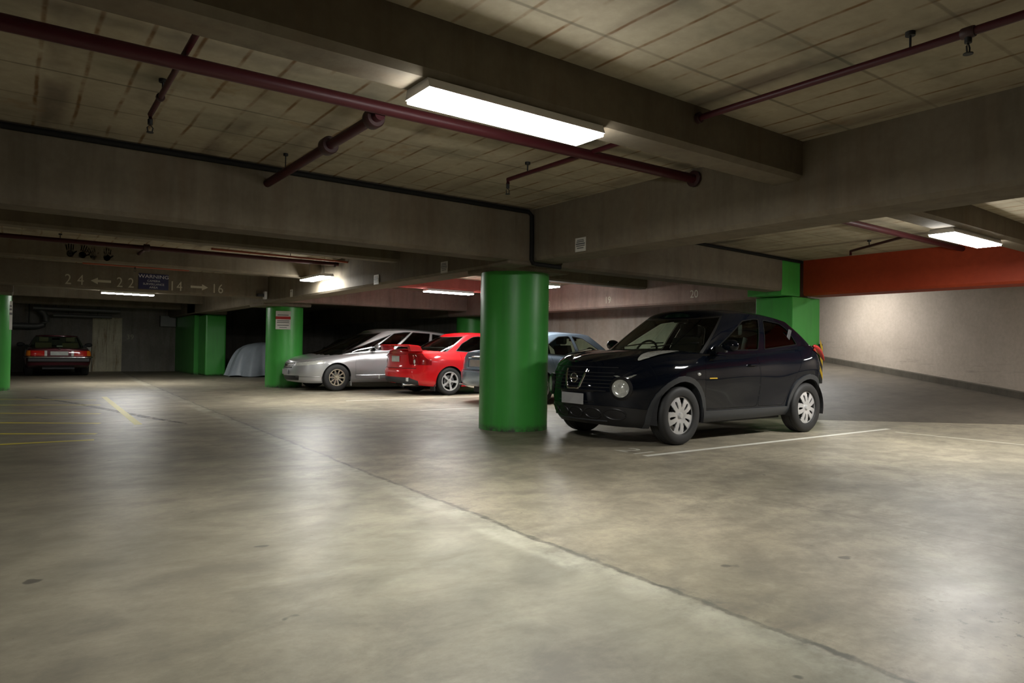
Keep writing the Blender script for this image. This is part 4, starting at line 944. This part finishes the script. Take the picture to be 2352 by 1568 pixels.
# ---- old maroon coupe, tail towards us, in the far left bay
def maroon():
    L = 4.39; sidec = lambda c_, n_: abs(n_.y) > .35 and abs(c_.y) > .5; rc = lambda c_, n_: c_.x > L-.5
    sp = dict(L=L, paint='p_maroon', axles=(.85, 3.31), r=.315, arch=.34, tw=.205, track=.745, rim=.19, wheel='flat', rimmat='alloy', X1=.5, X2=4.05,
        zb=[(0, .3), (.4, .22), (1.4, .22), (3.1, .22), (3.7, .24), (4.39, .38)], zt=[(0, .70), (.5, .80), (1.5, .88), (2.4, .89), (3.3, .89), (4.39, .84)],
        zc=[(0, .72), (.5, .83), (1.5, .92), (3.0, .93), (4.2, .885), (4.39, .86)], hw=[(0, .84), (.9, .875), (3.5, .875), (4.39, .84)],
        prof=[(0, .90), (.1, .96), (.3, .99), (.55, 1.), (.75, .99), (.9, .96), (1, .91)],
        front=[(.2, .1), (.4, .0), (.66, .04)], rear=[(.38, 4.30), (.5, 4.36), (.70, 4.39), (.86, 4.36)], pr=4.5,
        cab=dict(xb0=1.55, xb1=3.45, X1b=1.75, X2b=3.15, xt0=2.05, xt1=2.95, X1t=2.2, X2t=2.85, wb=[(1.5, .76), (3.5, .74)], wt=[(2, .56), (3.0, .57)],
            roof=[(2.0, 1.285), (2.3, 1.31), (2.7, 1.305), (3.0, 1.285)], sink=.03, edge=.03, bulge=.015, fw=.88, rw=.92),
        windows=[dict(poly=[(.02, .08), (.18, .9), (.85, .9), (.80, .08)], mat='glass', r=.03)],
        regions=[], ws='glass', rg='glass', dash=.90, seatx=2.2, seatmat='tanseat', seatz=.36, mirror=(1.95, .98), mirrory=.85, mirmat='black')
    for s_ in (-1, 1):
        for nm, a, b, mt in (('tail_light', .38, .72, 'redlens'), ('indicator_light', .722, .90, 'amber'), ('reversing_light', .31, .378, 'whitelens')):
            sp['regions'].append((nm, [(s_*a, .80), (s_*b, .80), (s_*b, .64), (s_*a, .64)], 'x', rc, mt, .002, dict(out=.012)))
    R = make_car(sp, 'old maroon coupe parked tail out in the far left bay', (1.22, 25.3+L, 0), -PI/2); g = R['root']; rr = R['rear']
    bm = bmesh.new(); pts = [(3.9, -.885, .60), (4.30, -.87, .60), (4.40, -.80, .60)]+[(4.415, -.75+.15*j, .60) for j in range(11)]+[(4.40, .80, .60), (4.30, .87, .60), (3.9, .885, .60)]
    tube(bm, pts, .022, 10); link('chrome_bumper', bm, M['chrome'], g, smooth=True)
    link('bumper_rubber', B(4.34, 4.43, -.80, .80, .46, .575, bev=.02), M['plasticlo'], g)
    plate_on(R, 4.40, 0, .72, .46, .12, 'platelight')
    bm = bmesh.new(); tube(bm, [(4.385, math.cos(a)*.035, .855+math.sin(a)*.035) for a in [2*PI*i/20 for i in range(21)]], .004, 6, cap=False)
    for a in (PI/2, PI/2+2.094, PI/2+4.189): tube(bm, [(4.385, 0, .855), (4.385, math.cos(a)*.035, .855+math.sin(a)*.035)], .004, 6)
    link('badge', bm, M['chrome'], g, smooth=True)
    text('300SL', .06, M['chrome'], 'model_script', g, (4.385, .62, .825), (0, -1, 0), (0, 0, 1)) if False else None
    bm = bmesh.new(); tube(bm, [(3.2, -.62+.0, .93), (2.95, -.56, 1.24), (2.95, .56, 1.24), (3.2, .62, .93)], .008, 8); link('window_moulding', bm, M['chrome'], g, smooth=True)
    link('parcel_box', B(3.05, 3.2, -.02, .14, .90, .96, bev=.01), M['paper'], g)
maroon()

# ---- tarpaulin covered shape
def tarp():
    bm = bmesh.new(); n = 96; rows = 26; cx, cy = 6.98, 24.3; rg = []
    for j in range(rows):
        t = j/(rows-1); ring = []
        for i in range(n):
            a = 2*PI*i/n; z = 1.10*(1-t**3.6)
            prof_ = .35*t**.3+.65*t**1.1 if t < 1 else 1
            lx = 1.05*prof_+.05*t; ly = .62*prof_+.04*t
            e = 2.6; c_, s_ = math.cos(a), math.sin(a)
            k_ = (abs(c_)**e+abs(s_)**e)**(-1/e)
            fold = 1+t*(.050*math.sin(a*9+1.3*math.sin(a*2))+.030*math.sin(a*17+2)+.02*math.sin(a*29+t*3))
            x = cx+c_*k_*lx*fold; y = cy+s_*k_*ly*fold
            zz = z+.06*math.sin(3*(x-cx)+1)*(1-t)-.10*max(0, (x-cx))*(1-t)+.015*math.sin(a*11+t*9)
            ring.append(bm.verts.new((x, y, max(.035+.02*math.sin(a*7), zz))))
        rg.append(ring)
    for A_, B_ in zip(rg, rg[1:]):
        for i in range(n): bm.faces.new((A_[i], A_[(i+1) % n], B_[(i+1) % n], B_[i]))
    bm.faces.new(rg[0]); o = link('covered_motorcycle', bm, M['tarp'], smooth=True)
    tag(o, 'shape under a grey tarpaulin standing between two green columns at the back', 'covered vehicle')
tarp()

# ------------------------------------------------------------------ pipes
def pipe(name, label, pts, r, mat='pipe', group=None, cat='pipe', seg=20):
    g = empty(name, label, cat, pts[0], 0, 'fire sprinkler pipes under the ceiling'); o = Vector(pts[0])
    link('pipe_run', tube(bmesh.new(), [Vector(p)-o for p in pts], r, seg), M[mat], g, smooth=True); return g
def coll(g, p, d, r, l, mat='pipe_dark', nm='flange'):
    o = g.location; d = Vector(d).normalized(); a = Vector(p)-o-d*l/2
    return link(nm, tube(bmesh.new(), [a, a+d*l*.12, a+d*l*.88, a+d*l], [r*.9, r, r, r*.9], 28), M[mat], g, smooth=True)
def hanger(g, x, y, z0, z1, r=.006):
    o = g.location; bm = bmesh.new(); tube(bm, [Vector((x, y, z0))-o, Vector((x, y, z1))-o], r, 8); tube(bm, [Vector((x, y, z1-.02))-o, Vector((x, y, z1))-o], r*4, 12)
    link('hanger_rod', bm, M['black'], g, smooth=True)
def sprinkler(g, x, y, z, down=True):
    o = g.location; s = -1 if down else 1; bm = bmesh.new(); P_ = lambda dx, dz: Vector((x+dx, y, z+dz*s))-o
    tube(bm, [P_(0, 0), P_(0, .035)], .016, 12); tube(bm, [P_(0, .035), P_(.018, .055), P_(.012, .085)], .004, 6); tube(bm, [P_(0, .035), P_(-.018, .055), P_(-.012, .085)], .004, 6); tube(bm, [P_(0, .085), P_(0, .09)], .022, 16)
    link('sprinkler_head', bm, M['black'], g, smooth=True)
zp = 2.56
g = pipe('sprinkler_pipe', 'thick maroon pipe running across the top left, passing behind the big lamp', [(-9, 4.05, zp-.01), (-.1, 4.05, zp-.01), (4.97, 4.05, 2.60)], .041)
coll(g, (4.93, 4.05, 2.60), (1, 0, 0), .072, .03, nm='wall_flange'); coll(g, (-.22, 4.05, zp), (1, 0, 0), .07, .09)
g = pipe('sprinkler_pipe', 'maroon branch pipe with round couplings, running down into the long beam', [(1.90, 4.10, 2.545), (1.88, 6.46, 2.535)], .036)
coll(g, (1.90, 4.20, 2.545), (0, 1, 0), .066, .085); coll(g, (1.893, 4.98, 2.543), (0, 1, 0), .066, .10); hanger(g, 1.885, 5.95, 2.56, 2.70, .005)
g = pipe('sprinkler_branch', 'thin red sprinkler branch crossing the thick pipe at the upper left', [(.735, 3.72, 2.625), (.74, 5.25, 2.605), (.74, 5.25, 2.57)], .017)
coll(g, (.74, 4.86, 2.61), (0, 1, 0), .026, .03); hanger(g, .74, 4.78, 2.62, 2.70); sprinkler(g, .74, 5.25, 2.57)
g = pipe('sprinkler_branch', 'thin red sprinkler branch right of the big lamp, crossing the thick pipe', [(3.69, 3.62, 2.615), (3.66, 5.14, 2.60), (3.66, 5.14, 2.56)], .019)
hanger(g, 3.665, 4.85, 2.61, 2.70); hanger(g, 3.69, 3.78, 2.61, 2.70); sprinkler(g, 3.66, 5.14, 2.555)
g = pipe('sprinkler_pipe', 'slim maroon pipe rising to the upper right corner of the ceiling', [(3.70, 3.02, 2.612), (3.70, 1.6, 2.60), (3.70, -.17, 2.60)], .021)
coll(g, (3.70, 3.0, 2.612), (0, 1, 0), .036, .03, nm='wall_flange'); hanger(g, 3.70, 1.66, 2.61, 2.70); sprinkler(g, 3.70, 1.395, 2.585); coll(g, (3.70, 1.395, 2.60), (0, 1, 0), .028, .06)
g = pipe('sprinkler_pipe', 'red pipe running across the far left bay above the handprints', [(-1.28, 12.55, 2.60), (4.97, 12.45, 2.60)], .036)
hanger(g, .58, 12.52, 2.62, 2.70); coll(g, (4.9, 12.45, 2.60), (1, 0, 0), .06, .03, nm='wall_flange'); coll(g, (1.75, 12.50, 2.60), (1, 0, 0), .058, .09)
sp_ = link('pipe_stub', tube(bmesh.new(), [Vector((1.75, 12.5, 2.60))-g.location, Vector((1.75, 13.34, 2.59))-g.location], .028, 14), M['pipe'], g, smooth=True)
g = pipe('sprinkler_branch', 'thin orange red pipe below the ceiling left of the girder lamp', [(2.60, 11.9, 2.60), (4.97, 12.0, 2.60)], .018, 'pipe_orange')
hanger(g, 3.9, 11.95, 2.61, 2.70)
g = pipe('sprinkler_branch', 'thin pale and orange pipe above the bay number signs', [(1.1, 15.75, 2.60), (2.05, 15.72, 2.60), (3.0, 15.7, 2.60)], .018, 'pipe_orange'); hanger(g, 1.3, 15.74, 2.6, 2.7); hanger(g, 2.8, 15.70, 2.6, 2.7); sprinkler(g, 2.0, 15.72, 2.59)
g = pipe('sprinkler_pipe', 'dark red pipe running to the right hand lamp', [(5.43, 4.05, 2.54), (10.6, 4.05, 2.53)], .036)
g = pipe('sprinkler_branch', 'thin dark branch pipe above the orange beam at the right', [(8.98, 4.05, 2.53), (9.72, 5.15, 2.53), (9.72, 5.15, 2.47)], .018)
hanger(g, 9.45, 4.75, 2.54, 2.61)
def cond(label, pts, w_=.03):
    g = empty('conduit', label, 'conduit', pts[0], 0, 'black conduits at the ceiling'); o = Vector(pts[0])
    link('conduit_run', tube(bmesh.new(), [Vector(p)-o for p in pts], w_, 12), M['conduit'], g, smooth=True); return g
cond('black conduit along the top of the long beam, dropping down beside the big column', [(-1.28, 6.425, 2.665), (1.2, 6.425, 2.665), (4.2, 6.425, 2.662), (4.88, 6.425, 2.66), (4.93, 6.425, 2.62), (4.935, 6.425, 2.35), (4.935, 6.425, 2.10), (4.96, 6.43, 2.065), (5.02, 6.45, 2.062), (5.42, 6.48, 2.058)], .026)
cond('black conduit at the top of the beam right of the central column', [(5.43, 6.425, 2.650), (8.0, 6.425, 2.605), (10.1, 6.425, 2.57), (10.58, 6.42, 2.562)], .022)
# pipes and ducts on the back wall
g = empty('drain_pipe', 'grey bent drain pipe on the back wall above the maroon car', 'pipe', (.3, 29.3, 1.8))
o = g.location
P_ = [(-.4, 29.3, 1.62), (.75, 29.3, 1.62), (.93, 29.3, 1.68), (1.0, 29.3, 1.8), (1.0, 29.3, 1.95), (.92, 29.3, 2.08), (.78, 29.3, 2.2), (.7, 29.3, 2.5)]
link('pipe_run', tube(bmesh.new(), [Vector(p)-o for p in P_], .10, 18), M['duct'], g, smooth=True)
link('pipe_collar', tube(bmesh.new(), [Vector(p)-o for p in ((.28, 29.3, 1.62), (.34, 29.3, 1.62))], .115, 18), M['duct'], g, smooth=True)
link('pipe_bracket', tube(bmesh.new(), [Vector(p)-o for p in ((.5, 29.3, 1.7), (.5, 29.3, 2.7))], .012, 8), M['black'], g)
for z, x0, x1, lb, yy in ((2.22, .6, 3.2, 'long grey service pipe under the far ceiling above the cream doors', 28.6), (2.02, 1.2, 3.0, 'lower grey service pipe running along the back wall left of the doors', 29.2)):
    g = empty('service_pipe', lb, 'pipe', (x0, yy, z)); link('pipe_run', tube(bmesh.new(), [(0, 0, 0), (x1-x0, 0, 0)], .06, 16), M['duct'], g, smooth=True)
    for q in (.25, .75): link('hanger_rod', tube(bmesh.new(), [((x1-x0)*q, 0, .05), ((x1-x0)*q, 0, 2.70-z)], .008, 8), M['black'], g)
    for q in (.3, .8): link('pipe_clamp', tube(bmesh.new(), [((x1-x0)*q, 0, 0), ((x1-x0)*q+.04, 0, 0)], .072, 16), M['duct'], g, smooth=True)
g = empty('fuse_box', 'dull metal box high on the back wall left of the green pier', 'box', (4.85, 29.7, 1.95))
link('box_body', B(-.18, .38, -.12, .1, -.22, .22, bev=.01), M['duct'], g); link('box_lid', B(-.16, .36, -.13, -.121, -.2, .2, bev=.004), M['steel'], g)

# double doors on the back wall
g = tag(link('door_1', B(2.44, 3.40, 29.74, 29.8, 0, 2.02, bev=.006), M['doorpaint']), kind='structure')
link('door_leaf', B(2.47, 2.89, 29.71, 29.74, .02, 1.98, bev=.004), M['doorpaint'], g); link('door_leaf', B(2.905, 3.37, 29.71, 29.74, .02, 1.98, bev=.004), M['doorpaint'], g)
g = empty('board', 'narrow pale board leaning between the maroon car and the cream doors', 'board', (2.33, 29.6, 0))
link('board_panel', B(-.07, .07, -.02, .02, 0, .98, bev=.003), M['doorpaint'], g); link('board_note', B(-.05, .05, -.024, -.0201, .82, .93), M['paper'], g)

# ------------------------------------------------------------------ signs and painted numbers
def notice(label, x, y, z, w_, h_, nrm, bands=()):
    """paper notice lying flat on a wall, facing along nrm"""
    n = Vector(nrm); up = Vector((0, 0, 1)); rt = up.cross(n).normalized()
    g = empty('notice', label, 'notice', (x, y, z), 0, 'paper notices on the girder and columns'); g.rotation_euler = (0, 0, math.atan2(rt.y, rt.x))
    link('sheet', B(-w_/2, w_/2, -.003, .0, -h_/2, h_/2), M['paper'], g)
    for k_, (z0, z1, m_, x0, x1) in enumerate(bands):
        link('red_band' if m_ == 'redink' else 'print_line', B(x0*w_, x1*w_, -.0075, -.0031, z0*h_, z1*h_), M[m_], g)
    return g
bn = [(.30, .35, 'ink', -.3, .3), (.18, .24, 'ink', -.36, .34), (.02, .10, 'ink', -.42, .42), (-.12, -.06, 'ink', -.38, .40), (-.28, -.22, 'ink', -.30, .30)]
notice('white notice on the girder just right of the big column', 4.966, 5.60, 2.19, .17, .15, (-1, 0, 0), bn)
notice('white notice on the girder left of the big column, nearest one to it', 4.966, 8.50, 2.20, .19, .16, (-1, 0, 0), bn)
notice('white notice on the girder brightly lit by the lamp, second left of the big column', 4.966, 10.75, 2.19, .19, .16, (-1, 0, 0), bn)
notice('small pale notice on the girder just above the silver car column', 4.966, 15.1, 2.21, .17, .16, (-1, 0, 0), bn[:2])
g = notice('notice with a red band on the green column by the silver car', 5.54, 17.435, 1.70, .36, .46, (-.4, -.92, 0), [(.26, .30, 'ink', -.38, .36), (.05, .20, 'redink', -.5, .5), (-.06, -.02, 'ink', -.4, .4), (-.15, -.11, 'ink', -.42, .4), (-.30, -.26, 'ink', -.38, .38), (-.42, -.385, 'ink', -.25, .25)])
notice('narrow pale notice on the green column at the left edge', -.02, 18.43, 1.62, .12, .62, (.75, -.66, 0), bn[:3])
g = empty('warning_sign', 'navy camera surveillance warning sign on the far beam', 'sign', (2.51, 16.835, 2.41))
link('sign_panel', B(-.295, .295, 0, .012, -.17, .17, bev=.002), M['signblue'], g)
for s_, z, sz, sx in (('WARNING', .075, .105, 1.18), ('CAMERA', -.005, .062, 1.05), ('SURVEILLANCE', -.075, .062, 1.0), ('AREA', -.145, .062, 1.1)):
    text(s_, sz, M['signwhite'], 'sign_lettering', g, (0, -.002, z), (1, 0, 0), (0, 0, 1), .001, 'CENTER', sx)
b4 = BE['B4']
def num(s_, x, z, sz=.30): text(s_, sz, M['stencil'], 'painted_number', b4, (x, 16.848, z), (1, 0, 0), (0, 0, 1), .0008, sx=.82)
for s_, x in (('2', .87), ('4', 1.09), ('2', 1.80), ('2', 2.015), ('1', 2.82), ('4', 2.97), ('1', 3.70), ('6', 3.84)): num(s_, x, 2.255 if x < 2.7 else 2.245)
def arrow(x, d):
    pts = [(0, 0), (.13, .07), (.13, .025), (.37, .025), (.37, -.025), (.13, -.025), (.13, -.07)]
    link('painted_arrow', prism(bmesh.new(), [(x+d*p[0], 2.355+p[1]) for p in pts], 'y', 16.847, 16.849), M['stencil'], b4)
arrow(1.33, 1); arrow(3.63, -1)
for s_, y in (('17', 15.6), ('18', 13.25), ('19', 11.15), ('20', 8.78)):
    text(s_, .21, M['stencil'], 'painted_number', GR, (10.618, y, 2.10), (0, -1, 0), (0, 0, 1), .0008, sx=.95)
text('39', .26, M['stencil'], 'painted_number', bpy.data.objects['wall_back'], (3.55, 29.797, 1.22), (1, 0, 0), (0, 0, 1), .001)
text('23', .2, M['stencil'], 'painted_number', BE['B5'], (1.95, 20.298, 2.45), (1, 0, 0), (0, 0, 1), .001)
# handprints
def hand(x, z, s_, rot):
    bm = bmesh.new(); c_, q_ = math.cos(rot), math.sin(rot)
    def poly(pts): bm.faces.new([bm.verts.new((x+(u*c_-v*q_)*s_, 13.3485, z+(u*q_+v*c_)*s_)) for u, v in pts])
    poly([(math.cos(a)*.045, math.sin(a)*.05) for a in [2*PI*i/12 for i in range(12)]])
    for u, l in ((-.036, .075), (-.013, .092), (.011, .090), (.034, .075)): poly([(u-.008, .05), (u+.008, .05), (u*1.3+.007, .05+l), (u*1.3-.007, .05+l)])
    poly([(.035, -.01), (.085, .035), (.075, .048), (.04, .02)])
    bmesh.ops.solidify(bm, geom=bm.faces[:], thickness=.0008); link('painted_handprint', bm, M['hand'], BE['B3'])
for x, z, r_ in ((.76, 2.50, .05), (.93, 2.495, -.3), (1.09, 2.48, .35), (1.28, 2.48, -.05)): hand(x, z, 1.15, r_)
# security camera by the column head
g = empty('security_camera', 'small black security camera on the far beam beside the girder', 'camera', (4.78, 16.75, 2.24))
link('camera_body', B(-.09, .07, -.06, .06, -.03, .04, bev=.012), M['black'], g); link('camera_bracket', B(.075, .14, -.03, .09, -.08, .10, bev=.006), M['lampbody'], g)

# ------------------------------------------------------------------ floor markings
def stripe(x0, y0, x1, y1, wd_, mat, nm='painted_line', z=.0015):
    d = Vector((x1-x0, y1-y0, 0)); n_ = Vector((-d.y, d.x, 0)).normalized()*wd_/2; bm = bmesh.new()
    k_ = max(1, int(d.length/.25)); pv = None
    for i in range(k_+1):
        p = Vector((x0, y0, 0))+d*i/k_; cur = (bm.verts.new((p.x-n_.x, p.y-n_.y, z)), bm.verts.new((p.x+n_.x, p.y+n_.y, z)))
        if pv: bm.faces.new((pv[0], cur[0], cur[1], pv[1]))
        pv = cur
    return link(nm, bm, M[mat], floor)
stripe(5.15, 4.80, 10.12, 4.79, .075, 'white')
stripe(9.80, 4.55, 9.83, 1.6, .06, 'wornwhite')
stripe(5.3, 12.75, 11.2, 12.75, .075, 'white'); stripe(5.3, 15.3, 11.2, 15.3, .075, 'white'); stripe(5.6, 10.3, 11.2, 10.3, .075, 'wornwhite')
for a in ((-.9, 8.76, .75, 8.68), (-.9, 10.18, .82, 9.25), (-.9, 11.55, .97, 10.44), (-.9, 13.0, 1.1, 11.87), (-.9, 14.5, 1.25, 13.55), (-.7, 15.9, 1.3, 14.8)): stripe(*a, .09, 'yellow')
stripe(1.5, 15.6, 1.36, 10.06, .09, 'yellow')
text('21', .42, M['wornwhite'], 'painted_number', floor, (5.17, 5.28, .0012), (0, -1, 0), (1, 0, 0), .0003, sx=1.0)
def blob(pts, wd_, nm='tyre_mark'):
    bm = bmesh.new(); pv = None
    for i, (x, y) in enumerate(pts):
        q = pts[min(i+1, len(pts)-1)]; r_ = pts[max(i-1, 0)]; d = Vector((q[0]-r_[0], q[1]-r_[1], 0)).normalized(); n_ = Vector((-d.y, d.x, 0))*wd_*(.5 if 0 < i < len(pts)-1 else .15)
        cur = (bm.verts.new((x-n_.x, y-n_.y, .0012)), bm.verts.new((x+n_.x, y+n_.y, .0012)))
        if pv: bm.faces.new((pv[0], cur[0], cur[1], pv[1]))
        pv = cur
    link(nm, bm, M['skid'], floor)
blob([(.4, 16.0), (.9, 14.2), (1.3, 12.4), (1.62, 10.9), (1.9, 9.9)], .13)
